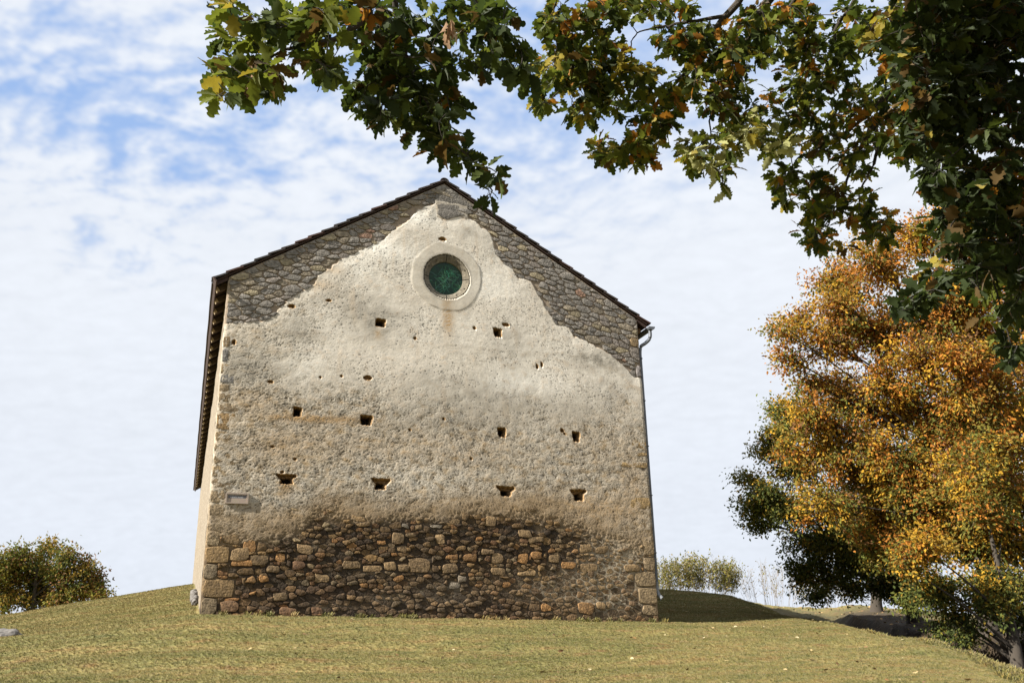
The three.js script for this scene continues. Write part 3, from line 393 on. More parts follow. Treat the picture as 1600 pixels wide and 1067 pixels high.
{ // grey slabs along both verges
  const inside = (x, y) => y > 5.6 && y < gableTop(x) - 0.05 && upperEdge(x, y) < 0.02 && free(x, y) && !(Math.abs(x - F(705, 330)[0]) < 0.40 && y < F(705, 322)[1] + 0.08), list = [];
  for (const side of [-1, 1]) {
    const sites = scatter((x, y) => inside(x, y) && (x < AX ? -1 : 1) === side, (x, y, r) => 0.075 + 0.13 * r() * r(), 30000, 2.2, 61 + side), cs = cells(sites, side < 0 ? 0.16 : -0.24, 2.2, blocks);
    cs.forEach((p, i) => {
      if (p.length < 3) return;
            for (const q of [-1, 1]) { const run = q < 0 ? AX + HW : HW - AX, l = Math.hypot(run, AP - HE), nx = q * (AP - HE) / l, ny = run / l; p = clipPoly(p, nx, ny, nx * AX + ny * AP - 0.03); p = clipPoly(p, q, 0, HW - 0.02); }
      if (p.length < 3) return;
      const [x, y] = sites[i]; let cx = 0, cy = 0; p.forEach((q) => { cx += q[0] / p.length; cy += q[1] / p.length; });
      if (Math.abs(areaOf(p)) < 0.004) return;
      for (let k = 0; k < 3; k++) { let worst = null, wv = 0.006; for (const q of p) { const v = upperMask(q[0], q[1]); if (v > wv) { wv = v; worst = q; } } if (!worst) break; const e = 0.03; let gx = upperMask(worst[0] + e, worst[1]) - upperMask(worst[0] - e, worst[1]), gy = upperMask(worst[0], worst[1] + e) - upperMask(worst[0], worst[1] - e), l = Math.hypot(gx, gy) || 1; gx /= l; gy /= l; p = clipPoly(p, gx, gy, gx * worst[0] + gy * worst[1] - wv + 0.004); if (p.length < 3) return; }
      const a = Math.abs(areaOf(p)), ins = 0.007 + 0.007 * SR(); let per = 0; p.forEach((q, k) => { const w = p[(k + 1) % p.length]; per += Math.hypot(q[0] - w[0], q[1] - w[1]); }); if (a < 0.004 || a / (per * per) < 0.028) return;
      p = p.map(([u, v]) => { const dx = u - cx, dy = v - cy, l = Math.hypot(dx, dy) || 1, q = Math.max(0.4, 0.96 - ins / l); return [cx + dx * q, cy + dy * q]; });
      const t = SR(); let c = t < 0.6 ? [0.160, 0.148, 0.138] : t < 0.74 ? [0.172, 0.146, 0.132] : t < 0.88 ? [0.205, 0.172, 0.125] : t < 0.97 ? [0.25, 0.21, 0.13] : [0.23, 0.125, 0.08];
      c = mix3(c, [0.172, 0.163, 0.146], t < 0.74 ? 0.45 : 0.25); const f0 = 0.95 + 0.55 * SR(); c = c.map((v) => v * f0);
      list.push({ geo: stoneGeo(roundPoly(p, 11, 0.035, 0.016), 0.006 + 0.018 * SR(), c, -0.06, 0.85), area: a });
    });
  }
  addStones('gable_stone', list);
}

// side walls and rear
const renderTex = dataTex(512, 512, (x, y) => { const n = tileNoise(x, y, 512, 5, 4), m = tileNoise(x, y, 512, 30, 3), k = clamp(0.5 + n * 0.7 + m * 0.6), c = mix3([0.13, 0.103, 0.072], [0.215, 0.184, 0.14], k); return c.map(toS); }, true);
const sideMat = new THREE.MeshStandardMaterial({ map: renderTex, bumpMap: bumpTile, bumpScale: 0.03, roughness: 1 });
{
  const mk = (x, s) => { const g = new THREE.PlaneGeometry(LEN - 0.7, HE - YB - 0.02 + 0.9, 240, 60), p = g.attributes.position, u = g.attributes.uv; for (let i = 0; i < p.count; i++) { const z = -0.7 - (p.getX(i) + (LEN - 0.7) / 2), y = p.getY(i) + (HE + YB - 0.9) / 2; const d = 0.025 * fbm(z * 1.6, y * 1.6, 3) + 0.012 * fbm(z * 7, y * 7, 2); p.setXYZ(i, x + s * d, y, z); u.setXY(i, z * 0.6, y * 0.6); } if (s < 0) { const ix = g.index.array; for (let i = 0; i < ix.length; i += 3) [ix[i], ix[i + 1]] = [ix[i + 1], ix[i]]; } g.computeVertexNormals(); return g; };
  mesh('side_wall', merged([mk(-HW, -1), box(-HW + 0.05, -HW + 0.6, YB - 0.9, HE - 0.05, -LEN, -0.71)]), sideMat, church);
  mesh('side_wall', merged([mk(HW, 1), box(HW - 0.6, HW - 0.05, YB - 0.9, HE - 0.05, -LEN, -0.71)]), sideMat, church);
  const sh = new THREE.Shape([[-HW, YB - 0.5], [HW, YB - 0.5], [HW, HE], [AX, AP], [-HW, HE]].map((p) => new THREE.Vector2(...p)));
  mesh('rear_wall', new THREE.ExtrudeGeometry(sh, { depth: 0.6, bevelEnabled: false }).translate(0, 0, -LEN - 0.6), sideMat, church);
}
// roof --------------------------------------------------------------
const tileMats = [[0.034, 0.024, 0.022], [0.028, 0.022, 0.021], [0.055, 0.026, 0.020], [0.024, 0.021, 0.021]].map((c) => new THREE.MeshStandardMaterial({ color: new THREE.Color(...c), roughness: 0.9, bumpMap: bumpTile, bumpScale: 0.006 }));
const wood = new THREE.MeshStandardMaterial({ color: new THREE.Color(0.20, 0.13, 0.08), roughness: 0.9 }), board = new THREE.MeshStandardMaterial({ color: new THREE.Color(0.035, 0.018, 0.013), roughness: 0.9 });
const rafterMat = new THREE.MeshStandardMaterial({ color: new THREE.Color(0.07, 0.045, 0.03), roughness: 0.9 });
const zinc = new THREE.MeshStandardMaterial({ color: new THREE.Color(0.09, 0.10, 0.115), metalness: 0.2, roughness: 0.55 });
const tipMat = new THREE.MeshStandardMaterial({ color: new THREE.Color(0.42, 0.33, 0.22), roughness: 0.9 });
const roof = group('roof', church);
{
  const OV = 0.26, r = rng(31);
  for (const s of [-1, 1]) {
    const rise = AP - HE, run = s < 0 ? AX + HW : HW - AX, th = Math.atan2(rise, run), L = Math.hypot(rise, run) + OV / Math.cos(th), n = 18, step = L / n;
    const frame = group(s < 0 ? 'roof_slope' : 'roof_slope', roof);    // x runs down the slope from the ridge, y is the slope's normal
    frame.position.set(AX, AP + 0.015, 0); frame.rotation.z = s < 0 ? Math.PI + th : -th; if (s < 0) frame.scale.set(1, -1, 1);
    mesh('roof_boarding', box(0, L - 0.02, 0.0, 0.022, -LEN - 0.5, 0.03), board, frame);
    const vg = [0, 1, 2].map((k) => { const g = new THREE.BoxGeometry(step + 0.06, 0.034, 0.23, 2, 1, 2), p = g.attributes.position; for (let i = 0; i < p.count; i++) p.setY(i, p.getY(i) + 0.012 * (p.getZ(i) / 0.115) ** 2 * (k * 0.3 + 0.5) + (r() - 0.5) * 0.003); g.computeVertexNormals(); return g; });
    for (let i = 0; i < n; i++) {
      const t = mesh('verge_tile', vg[i % 3], tileMats[Math.floor(r() * 4)], frame);
      t.position.set(i * step + step / 2 + 0.02 + (r() - 0.5) * 0.015, 0.050 + (r() - 0.5) * 0.006, -0.045 + (r() - 0.5) * 0.02); t.rotation.z = 0.105 + (r() - 0.5) * 0.02; t.rotation.y = (r() - 0.5) * 0.03;
    }
    const rows = []; for (let i = 0; i < n; i++) { const g = new THREE.BoxGeometry(step + 0.07, 0.022, LEN + 0.3, 1, 1, 110), p = g.attributes.position; for (let k = 0; k < p.count; k++) p.setY(k, p.getY(k) + 0.006 * Math.sin(p.getZ(k) * 28)); g.rotateZ(0.062).translate(i * step + step / 2 + 0.02, 0.050, -LEN / 2 - 0.33); rows.push(g); }
    tag(mesh('tile_courses', merged(rows), tileMats[0], frame), null, null, null, 'stuff');
  }
  // ridge tiles
  for (let i = 0; i < 24; i++) { const g = new THREE.CylinderGeometry(0.115, 0.125, 1.08, 12, 1, true, 0, Math.PI).rotateZ(Math.PI / 2).rotateY(Math.PI / 2); const inner = new THREE.CylinderGeometry(0.10, 0.11, 1.08, 12, 1, true, 0, Math.PI).rotateZ(Math.PI / 2).rotateY(Math.PI / 2); const cap = new THREE.RingGeometry(0.10, 0.12, 12, 1, 0, Math.PI); const t = mesh('ridge_tile', merged([g, inner, cap.translate(0, 0, 0.54)]), tileMats[i % 4], roof); t.position.set(AX, AP + 0.0, -0.49 - i * 1.04); }
  // left eaves: rafter feet and an edge board
  const th = Math.atan2(AP - HE, AX + HW);
  for (let i = 0; i < 37; i++) { const g = new THREE.BoxGeometry(0.52, 0.12, 0.09); const t = mesh('rafter_foot', g, rafterMat, roof); t.position.set(-HW - 0.01, HE - 0.085, -0.35 - i * 0.70); t.rotation.z = th; mesh('rafter_end', new THREE.BoxGeometry(0.07, 0.11, 0.092).translate(-0.235, 0, 0), tipMat, t); }
  const f = mesh('eaves_board', new THREE.BoxGeometry(0.03, 0.13, LEN + 0.4), board, roof); f.position.set(-HW - 0.275, HE - 0.17, -LEN / 2); f.rotation.z = th;
  for (let i = 0; i < 37; i++) { const g = new THREE.BoxGeometry(0.52, 0.12, 0.09); const t = mesh('rafter_foot', g, wood, roof); t.position.set(HW + 0.01, HE - 0.085, -0.35 - i * 0.70); t.rotation.z = -th; }
  // closing board at each verge end
  for (const s of [-1, 1]) { const b = mesh('verge_board', new THREE.BoxGeometry(0.30, 0.09, 0.03), board, roof); b.position.set(s * (HW + 0.125), HE - 0.105, -0.03); b.rotation.z = -s * th; }
}
// gutter and downpipe on the right
{
  const gut = [], n = 10; const gx = HW + 0.35, gy = HE - 0.20;
  const sh = new THREE.Shape(); sh.absarc(0, 0, 0.085, Math.PI, 2 * Math.PI, false); sh.lineTo(0.078, 0); sh.absarc(0, 0, 0.076, 2 * Math.PI, Math.PI, true); sh.closePath();
  mesh('gutter', merged([new THREE.ExtrudeGeometry(sh, { depth: LEN + 0.35, bevelEnabled: false, curveSegments: 10 }).translate(gx, gy, -LEN - 0.25), new THREE.CircleGeometry(0.085, 14, Math.PI, Math.PI).translate(gx, gy, 0.101)]), zinc, church);
  const V = (x, y, z) => new THREE.Vector3(x, y, z), path = new THREE.CatmullRomCurve3([V(gx, gy - 0.06, -0.03), V(gx, gy - 0.20, -0.03), V(gx - 0.03, gy - 0.30, -0.04), V(HW + 0.20, gy - 0.42, -0.06), V(HW + 0.09, gy - 0.50, -0.08), V(HW + 0.055, gy - 0.64, -0.09), V(HW + 0.05, gy - 0.9, -0.09)]).getPoints(26);
  const down = [V(HW + 0.05, gy - 0.9, -0.09), V(HW + 0.05, 3.5, -0.09), V(HW + 0.05, 0.62, -0.09)];
  const pipe = mesh('downpipe', merged([tube(path, path.map(() => 0.043), 12), tube(down, down.map(() => 0.043), 12)]), zinc, church);
  for (const y of [6.1, 5.0, 3.85, 2.65, 1.3]) mesh('clamp', new THREE.TorusGeometry(0.05, 0.012, 6, 14).rotateX(Math.PI / 2).translate(HW + 0.05, y, -0.09), zinc, pipe);
  const shoe = new THREE.CatmullRomCurve3([V(HW + 0.05, 0.64, -0.09), V(HW + 0.055, 0.42, -0.09), V(HW + 0.07, 0.34, -0.06), V(HW + 0.12, 0.26, -0.02)]).getPoints(10);
  mesh('outlet', tube(shoe, shoe.map(() => 0.05), 12), new THREE.MeshStandardMaterial({ color: new THREE.Color(0.16, 0.17, 0.18), roughness: 0.5 }), pipe);
}
// round window ------------------------------------------------------
{
  const win = group('round_window', church, new THREE.Vector3(WIN[0], WIN[1], 0));
  const stone = new THREE.MeshStandardMaterial({ color: new THREE.Color(0.18, 0.16, 0.122), roughness: 0.95, bumpMap: bumpTile, bumpScale: 0.004, map: stoneTex }), dark = new THREE.MeshStandardMaterial({ color: new THREE.Color(0.02, 0.018, 0.015), roughness: 0.8 }), inner = new THREE.MeshStandardMaterial({ color: new THREE.Color(0.16, 0.13, 0.09), roughness: 0.9 });
  const prof = [[0.42, -0.30], [0.42, -0.10], [0.428, -0.088], [0.55, -0.004], [0.562, 0.0], [0.565, -0.1]];
  for (let k = 0; k < 4; k++) {
    const gap = 0.022, g = new THREE.LatheGeometry(prof.map(([r, z]) => new THREE.Vector2(r, z)), 14, k * Math.PI / 2 + gap, Math.PI / 2 - 2 * gap).rotateX(Math.PI / 2); const m = mesh('ring_segment', g, stone, win); m.position.z = 0.018;
    for (const a of [0.5, 1.05]) { const b = mesh('bolt', new THREE.CylinderGeometry(0.012, 0.012, 0.02, 8).rotateX(Math.PI / 2), dark, win); const t = k * Math.PI / 2 + a; b.position.set(Math.cos(t) * 0.50, Math.sin(t) * 0.50, -0.01); }
  }
  mesh('joint_bed', new THREE.LatheGeometry([[0.39, -0.30], [0.43, -0.112], [0.56, -0.03], [0.592, -0.012], [0.592, -0.2]].map(([r, z]) => new THREE.Vector2(r, z)), 64).rotateX(Math.PI / 2).translate(0, 0, 0.03), dark, win);
  const cv = document.createElement('canvas'); cv.width = cv.height = 512; const q = cv.getContext('2d'), r = rng(8);
  q.fillStyle = '#07231a'; q.fillRect(0, 0, 512, 512);
  for (let i = 0; i < 1400; i++) { q.fillStyle = `rgba(${10 + r() * 30},${34 + r() * 36},${25 + r() * 22},0.25)`; q.beginPath(); q.arc(r() * 512, r() * 512, 6 + r() * 22, 0, 7); q.fill(); }
  const panes = [];
  for (let i = 0; i < 90; i++) { const a = r() * 6.283, R0 = 20 + r() * 190; let x = 256 + Math.cos(a) * R0, y = 256 + Math.sin(a) * R0, t = r() * 6.283; q.strokeStyle = `rgba(${70 + r() * 50},${140 + r() * 50},${105 + r() * 40},${0.35 + r() * 0.45})`; q.lineWidth = 2 + r() * 4; q.beginPath(); q.moveTo(x, y); for (let k = 0; k < 7; k++) { t += (r() - 0.5) * 0.7; x += Math.cos(t) * 16; y += Math.sin(t) * 16; q.lineTo(x, y); } q.stroke(); }
  const gt = new THREE.CanvasTexture(cv); gt.colorSpace = THREE.SRGBColorSpace;
  mesh('glass', new THREE.CircleGeometry(0.43, 48).translate(0, 0, -0.10), new THREE.MeshPhysicalMaterial({ map: gt, roughness: 0.35, specularIntensity: 0.4, bumpMap: gt, bumpScale: 0.004 }), win);
}
// plaque ------------------------------------------------------------
{
  const a = F(351, 787), b = F(388, 771.5), w = b[0] - a[0], h = b[1] - a[1], pl = group('wall_plaque', scene, new THREE.Vector3((a[0] + b[0]) / 2, (a[1] + b[1]) / 2, 0.032));
  tag(pl, 'small weathered grey plaque with two worn lines, fixed beside the left corner', 'plaque');
  const cv = document.createElement('canvas'); cv.width = 512; cv.height = 220; const q = cv.getContext('2d'), r = rng(4);
  q.fillStyle = '#8f8274'; q.fillRect(0, 0, 512, 220);
  for (let i = 0; i < 900; i++) { q.fillStyle = `rgba(${90 + r() * 80},${80 + r() * 70},${70 + r() * 70},0.18)`; q.fillRect(r() * 512, r() * 220, 4 + r() * 30, 3 + r() * 12); }
  q.fillStyle = 'rgba(60,62,70,0.75)'; q.fillRect(24, 26, 470, 84);
  for (const [y, h2, x0, x1, c] of [[36, 20, 40, 260, 'rgba(120,120,122,0.8)'], [62, 40, 90, 250, 'rgba(190,190,192,0.85)'], [62, 40, 275, 410, 'rgba(200,200,202,0.9)'], [128, 30, 60, 440, 'rgba(165,150,135,0.6)']]) { q.fillStyle = c; for (let x = x0; x < x1; x += 14 + r() * 8) { const lw = 4 + r() * 4; q.fillRect(x, y + r() * 4, lw, h2 - r() * 8); if (r() < 0.6) q.fillRect(x, y + (r() < 0.5 ? 2 : h2 * 0.5), 12, 5); } }
  const t = new THREE.CanvasTexture(cv); t.colorSpace = THREE.SRGBColorSpace;
  const fm = new THREE.MeshStandardMaterial({ color: new THREE.Color(0.26, 0.21, 0.17), roughness: 0.8 });
  mesh('plate', new THREE.BoxGeometry(w - 0.05, h - 0.05, 0.03), new THREE.MeshStandardMaterial({ map: t, roughness: 0.7 }), pl);
  for (const [x, y, ww, hh] of [[0, h / 2 - 0.0125, w, 0.025], [0, -h / 2 + 0.0125, w, 0.025], [-w / 2 + 0.0125, 0, 0.025, h - 0.05], [w / 2 - 0.0125, 0, 0.025, h - 0.05]]) mesh('frame_strip', new THREE.BoxGeometry(ww, hh, 0.05).translate(x, y, 0.005), fm, pl);
}
// ------------------------------------------------------------------ leaves
function leafGeo(seed) {                                        // a lobed oak leaf, 1 long, lying in xz with its tip towards +x
  const r = rng(seed), n = 15, pos = [], idx = [], curl = 0.08 + 0.25 * r(), fold = 0.12 + 0.35 * r(), twist = (r() - 0.5) * 0.7, ph = r() * 0.5, wide = 0.35 + 0.05 * r();
  for (let i = 0; i < n; i++) {
    const x = i / (n - 1), env = Math.pow(Math.sin(Math.PI * Math.pow(x, 0.80) * 0.97 + 0.04), 0.75) * (0.55 + 0.55 * x), lobe = 0.77 + 0.23 * Math.cos((x * 4.0 + ph) * 6.2832);
    for (const s of [-1, 0, 1]) { const w = s * wide * env * (x < 0.1 ? 0.25 : lobe) * (0.93 + 0.14 * r()) + s * 0.006, xx = x + (s ? 0.05 * (lobe - 0.6) : 0), a = twist * (x - 0.4), yy = Math.abs(w) * fold + Math.sin(x * 9 + seed) * 0.02 * Math.abs(s), y0 = -curl * x * x; pos.push(xx, y0 + yy * Math.cos(a) + w * Math.sin(a), w * Math.cos(a) - yy * Math.sin(a)); }
  }
  for (let i = 0; i < n - 1; i++) for (const k of [0, 1]) { const a = i * 3 + k; idx.push(a, a + 1, a + 3, a + 1, a + 4, a + 3); }
  const g = new THREE.BufferGeometry(); g.setAttribute('position', new THREE.Float32BufferAttribute(pos, 3)); g.setIndex(idx); g.computeVertexNormals(); return g;
}
const leafMat = (c) => new THREE.MeshPhysicalMaterial({ color: c ? new THREE.Color(...c) : 0xffffff, vertexColors: !c, roughness: 0.85, specularIntensity: 0.18, transmission: 0.56, thickness: 0, side: THREE.DoubleSide });

// ------------------------------------------------------------------ the oak whose boughs hang into view
{
  const R = rng(77), oak = group('oak_tree', scene);
  tag(oak, 'oak overhead with lobed green and browning leaves on boughs hanging across the top', 'tree');
  const bark = new THREE.MeshStandardMaterial({ color: new THREE.Color(0.055, 0.045, 0.035), roughness: 1, bumpMap: bumpTile, bumpScale: 0.02 });
  const tr = at(2650, 600, 3.4), gy = groundY(tr.x, tr.z); oak.position.set(tr.x, gy, tr.z);
  const o = oak.position, L = (v) => v.clone().sub(o);
  const trunkPts = [0, 0.5, 1.5, 3, 4.5, 6, 8].map((h) => new THREE.Vector3(Math.sin(h) * 0.08, h - 0.2, Math.cos(h * 1.3) * 0.07));
  mesh('trunk', tube(trunkPts, [0.52, 0.38, 0.33, 0.30, 0.27, 0.2, 0.1], 14), bark, oak);
  const top = (h) => o.clone().add(new THREE.Vector3(0, h, 0));
  // boughs: way points (pixel, pixel, distance), first radius
  const B = [
    [[top(3.6), at(1900, -260, 4.2), at(1500, -330, 4.6), at(1000, -330, 4.8), at(680, -170, 4.8), at(600, -30, 4.7), at(575, 20, 4.6), at(530, 58, 4.55), at(445, 77, 4.5), at(400, 110, 4.45), at(350, 155, 4.4)], 0.06],
    [[at(640, -90, 4.8), at(615, -20, 4.9), at(625, 50, 5), at(640, 100, 5), at(655, 140, 5), at(690, 195, 5.05), at(722, 232, 5.1), at(748, 264, 5.1), at(770, 300, 5.1)], 0.022],
    [[at(600, -30, 4.7), at(565, 40, 4.9), at(575, 90, 5), at(590, 150, 5.1), at(600, 200, 5.1)], 0.014],
    [[at(1000, -330, 4.8), at(840, -120, 4.9), at(745, 0, 5), at(780, 50, 5), at(815, 100, 5)], 0.022],
    [[top(4.2), at(2000, -350, 4.6), at(1500, -250, 5.4), at(1290, -130, 5.7), at(1134, 25, 5.9), at(1097, 87, 6), at(1057, 130, 6), at(1013, 186, 6.1), at(985, 245, 6.1)], 0.055],
    [[at(1290, -130, 5.7), at(1000, -60, 5.9), at(930, 10, 6), at(900, 90, 6), at(860, 160, 6)], 0.03],
    [[at(1500, -250, 5.4), at(1202, 0, 6), at(1171, 56, 6.1), at(1128, 117, 6.2), at(1110, 200, 6.3), at(1130, 280, 6.3)], 0.04],
    [[at(1300, -80, 6), at(1229, 32, 6.3), at(1264, 63, 6.4), at(1300, 110, 6.5)], 0.02],
    [[at(1134, 25, 5.9), at(1045, 40, 6), at(992, 55, 6), at(985, 100, 6)], 0.014],
    [[top(4.8), at(2050, -200, 5), at(1680, -60, 5.8), at(1500, 20, 6.2), at(1402, 130, 6.5), at(1370, 185, 6.5), at(1339, 244, 6.5), at(1310, 320, 6.5), at(1275, 370, 6.5)], 0.075],
    [[at(1402, 130, 6.5), at(1355, 181, 6.5), at(1307, 217, 6.5), at(1244, 252, 6.5), at(1210, 300, 6.5)], 0.022],
    [[at(1370, 185, 6.5), at(1368, 250, 6.5), at(1343, 307, 6.5), at(1365, 370, 6.5)], 0.02],
    [[at(1680, -60, 5.8), at(1400, -60, 6.2), at(1304, 59, 6.4), at(1319, 73, 6.4), at(1350, 110, 6.4)], 0.025],
    [[top(3.6), at(1950, -90, 4.2), at(1660, -30, 4.8), at(1550, 40, 4.9), at(1492, 150, 5), at(1475, 260, 5), at(1480, 360, 5), at(1455, 470, 5)], 0.034],
    [[at(1660, -30, 4.8), at(1600, 110, 4.95), at(1562, 260, 5), at(1545, 380, 5), at(1570, 500, 5), at(1590, 570, 5)], 0.015],
    [[at(1550, 40, 4.9), at(1472, 60, 5), at(1432, 150, 5), at(1425, 240, 5)], 0.012],
  ];
  const samples = [], bs = [];
  B.forEach(([way, r0], bi) => {
    const c = new THREE.CatmullRomCurve3(way, false, 'centripetal'), n = way.length * 6, pts = c.getPoints(n).map((p, i) => p.add(new THREE.Vector3(noise(i * 0.7, bi * 9), noise(i * 0.7, bi * 9 + 50), noise(i * 0.7, bi * 9 + 99)).multiplyScalar(0.03)));
    bs.push(mesh('branch', tube(pts.map(L), pts.map((_, i) => Math.max(0.0045, r0 * Math.pow(1 - i / n, 1.25))), 8), bark, oak));
    pts.forEach((p, i) => i > 5 && samples.push([p, bi]));
  });
  const G1 = [0.052, 0.072, 0.011], G2 = [0.115, 0.135, 0.016], G3 = [0.026, 0.040, 0.009], Y1 = [0.24, 0.19, 0.022], O1 = [0.30, 0.13, 0.016], N1 = [0.085, 0.052, 0.014], P1 = [0.34, 0.34, 0.14];
  const set = { left: [[G1, 5], [G2, 5], [G3, 2], [Y1, 0.4], [N1, 0.5]], mid: [[G3, 5], [G1, 4], [N1, 0.5], [O1, 0.25], [G2, 1]], far: [[G1, 5], [G2, 5], [G3, 1.2], [Y1, 1.8], [O1, 1.0], [N1, 0.6]], pale: [[P1, 4], [G2, 3], [Y1, 1.2], [G1, 1]], near: [[G3, 6], [G1, 2], [N1, 1.0], [O1, 0.15], [Y1, 0.15]] };
  const C = [ // clumps: pixel x, y, half width, half height, distance, number of leaf rosettes, palette
    ['left', 4.5, [370, 15, 30, 18, 5], [355, 55, 16, 12, 3], [400, 65, 26, 20, 5], [365, 125, 30, 24, 10], [420, 120, 26, 28, 9], [345, 145, 14, 12, 3], [435, 25, 30, 22, 7], [475, 40, 30, 26, 7], [488, 95, 22, 24, 6], [515, 105, 16, 16, 4], [530, 30, 36, 26, 8], [500, 5, 30, 14, 4]],
    ['mid', 5, [590, 50, 44, 42, 13], [640, 55, 50, 44, 15], [600, 120, 36, 34, 10], [560, 150, 22, 22, 5], [592, 185, 22, 22, 5], [645, 150, 42, 38, 12], [690, 165, 26, 30, 8], [660, 205, 20, 18, 4], [698, 225, 24, 22, 6], [735, 245, 15, 12, 3], [752, 262, 12, 8, 2], [772, 275, 10, 8, 1.6], [770, 305, 8, 10, 1.4], [720, 25, 50, 30, 11], [775, 45, 34, 40, 9], [800, 95, 28, 22, 6], [735, 90, 26, 20, 4], [830, 118, 14, 14, 2], [700, 100, 26, 24, 5]],
    ['far', 6, [890, 35, 44, 38, 15], [880, 105, 40, 36, 14], [848, 160, 16, 12, 4], [935, 95, 44, 40, 14], [950, 150, 44, 34, 11], [915, 175, 30, 14, 4], [950, 235, 24, 20, 5], [1000, 235, 36, 26, 9], [1030, 175, 40, 40, 11], [1075, 60, 44, 34, 10], [960, 15, 40, 22, 7], [1090, 130, 44, 34, 10], [1130, 80, 46, 44, 12], [1150, 160, 40, 32, 9], [1190, 50, 40, 44, 10], [1010, 120, 30, 30, 6], [1040, 5, 50, 16, 7]],
    ['pale', 5.9, [1090, 240, 24, 28, 7], [1128, 258, 20, 18, 4], [1140, 215, 26, 24, 6], [1132, 292, 8, 10, 1], [1185, 195, 26, 24, 5], [1215, 230, 20, 20, 4]],
    ['far', 6.5, [1240, 40, 44, 40, 11], [1265, 100, 50, 46, 13], [1230, 165, 36, 34, 8], [1265, 215, 40, 30, 8], [1305, 150, 50, 48, 13], [1228, 290, 22, 30, 6], [1280, 300, 36, 36, 9], [1270, 360, 28, 30, 6], [1330, 320, 40, 36, 9], [1375, 350, 28, 30, 6], [1330, 225, 30, 36, 6], [1372, 190, 34, 50, 8], [1330, 55, 50, 46, 12], [1395, 55, 46, 50, 11], [1300, 380, 30, 14, 3], [1350, 270, 14, 14, 1]],
    ['far', 5.4, [1400, 130, 40, 60, 8], [1415, 215, 26, 40, 4], [1385, 40, 50, 40, 6], [1470, 330, 40, 50, 6], [1560, 330, 50, 80, 8], [1500, 100, 90, 90, 12], [1560, 480, 40, 60, 5]],
    ['near', 4.7, [1450, 60, 50, 56, 12], [1540, 60, 60, 60, 16], [1490, 170, 50, 60, 13], [1570, 180, 40, 60, 12], [1435, 190, 26, 50, 6], [1480, 270, 40, 40, 9], [1560, 290, 44, 50, 11], [1500, 350, 40, 40, 8], [1580, 380, 30, 50, 7], [1455, 440, 18, 30, 4], [1530, 420, 30, 34, 5], [1590, 470, 16, 34, 4], [1580, 550, 14, 26, 2], [1420, 480, 14, 20, 2], [1430, 130, 24, 40, 5], [1520, 10, 90, 24, 10]],
    ['far', 5.6, [500, -50, 120, 24, 8], [800, -50, 150, 24, 10], [1150, -60, 150, 30, 14], [1500, -160, 200, 90, 60], [1800, -50, 130, 180, 60], [1750, 250, 90, 160, 30]],
    ['near', 4.4, [1450, -120, 200, 110, 40], [1700, 0, 90, 160, 26], [1680, 300, 60, 200, 18]],
  ];
  const geos = [1, 2, 3, 4, 5, 6].map((k) => leafGeo(k * 13)), leaves = [], twigs = [], tips = [];
  const pick = (pal) => { let t = 0; pal.forEach(([, w]) => (t += w)); let q = R() * t; for (const [c, w] of pal) { if ((q -= w) <= 0) return c; } return pal[0][0]; };
  for (const [pal, dist, ...list] of C) for (const [px, py, rx, ry, nn] of list) {
    const n = Math.floor(nn * ({ left: 1.5, mid: 1.7, far: 3.5, pale: 3.2, near: 4.4 })[pal] + R());
    for (let i = 0; i < n; i++) {
      let a, b; do { a = R() * 2 - 1; b = R() * 2 - 1; } while (a * a + b * b > 1);
      tips.push({ p: at(px + a * rx, py + b * ry, dist + (R() - 0.5) * 0.9), pal });
    }
  }
  for (const t of tips) { t.best = 1e9; for (const [q, k] of samples) { const d = q.distanceToSquared(t.p); if (d < t.best) { t.best = d; t.from = q; t.bi = k; } } }
  tips.sort((a, b) => a.best - b.best);                          // each spray grows from the nearest branch or from a spray nearer in
  tips.forEach((t, n) => { for (let k = 0; k < n; k++) { const d = tips[k].p.distanceToSquared(t.p) * 1.15; if (d < t.best) { t.best = d; t.from = tips[k].p; t.bi = tips[k].bi; } } });
  for (const { p, pal, best, from, bi } of tips) {
    {
      if (best < 0.5) { const l = Math.sqrt(best), mid = from.clone().lerp(p, 0.5).add(new THREE.Vector3((R() - 0.5) * 0.5 * l, (R() - 0.35) * 0.35 * l, (R() - 0.5) * 0.5 * l)); twigs.push(tube(new THREE.QuadraticBezierCurve3(L(from), L(mid), L(p)).getPoints(4), [0.0038, 0.0034, 0.003, 0.0026, 0.002], 4)); }
      const dir = p.clone().sub(from).normalize(), m = 4 + Math.floor(R() * 4), base = pick(set[pal]);
      for (let k = 0; k < m; k++) {
        const d = new THREE.Vector3(R() - 0.5, (R() - 0.62) * 0.8, R() - 0.5).normalize().addScaledVector(dir, 0.55).normalize();
        const nrm = new THREE.Vector3((R() - 0.5) * 1.5, 0.75, (R() - 0.5) * 1.5).normalize(), z = new THREE.Vector3().crossVectors(d, nrm).normalize(), y = new THREE.Vector3().crossVectors(z, d);
        const s = (pal === 'far' || pal === 'pale' ? 0.083 : pal === 'near' ? 0.092 : 0.10) * (0.72 + 0.5 * R()), M = new THREE.Matrix4().makeBasis(d.clone().multiplyScalar(s), y.multiplyScalar(s), z.multiplyScalar(s * (0.9 + 0.3 * R())));
        M.setPosition(p.clone().addScaledVector(d, 0.012).addScaledVector(dir, -0.05 * k / m));
        const col = (R() < 0.7 ? base : pick(set[pal])), f = 0.8 + 0.4 * R();
        const [sx, sy, sz] = project(p), inView = sx > 0 && sx < W && sy > 0 && sy < HH;
        leaves.push({ M, g: geos[Math.floor(R() * 6)], col, f, bi, big: inView ? s / sz : 0 });
      }
    }
  }
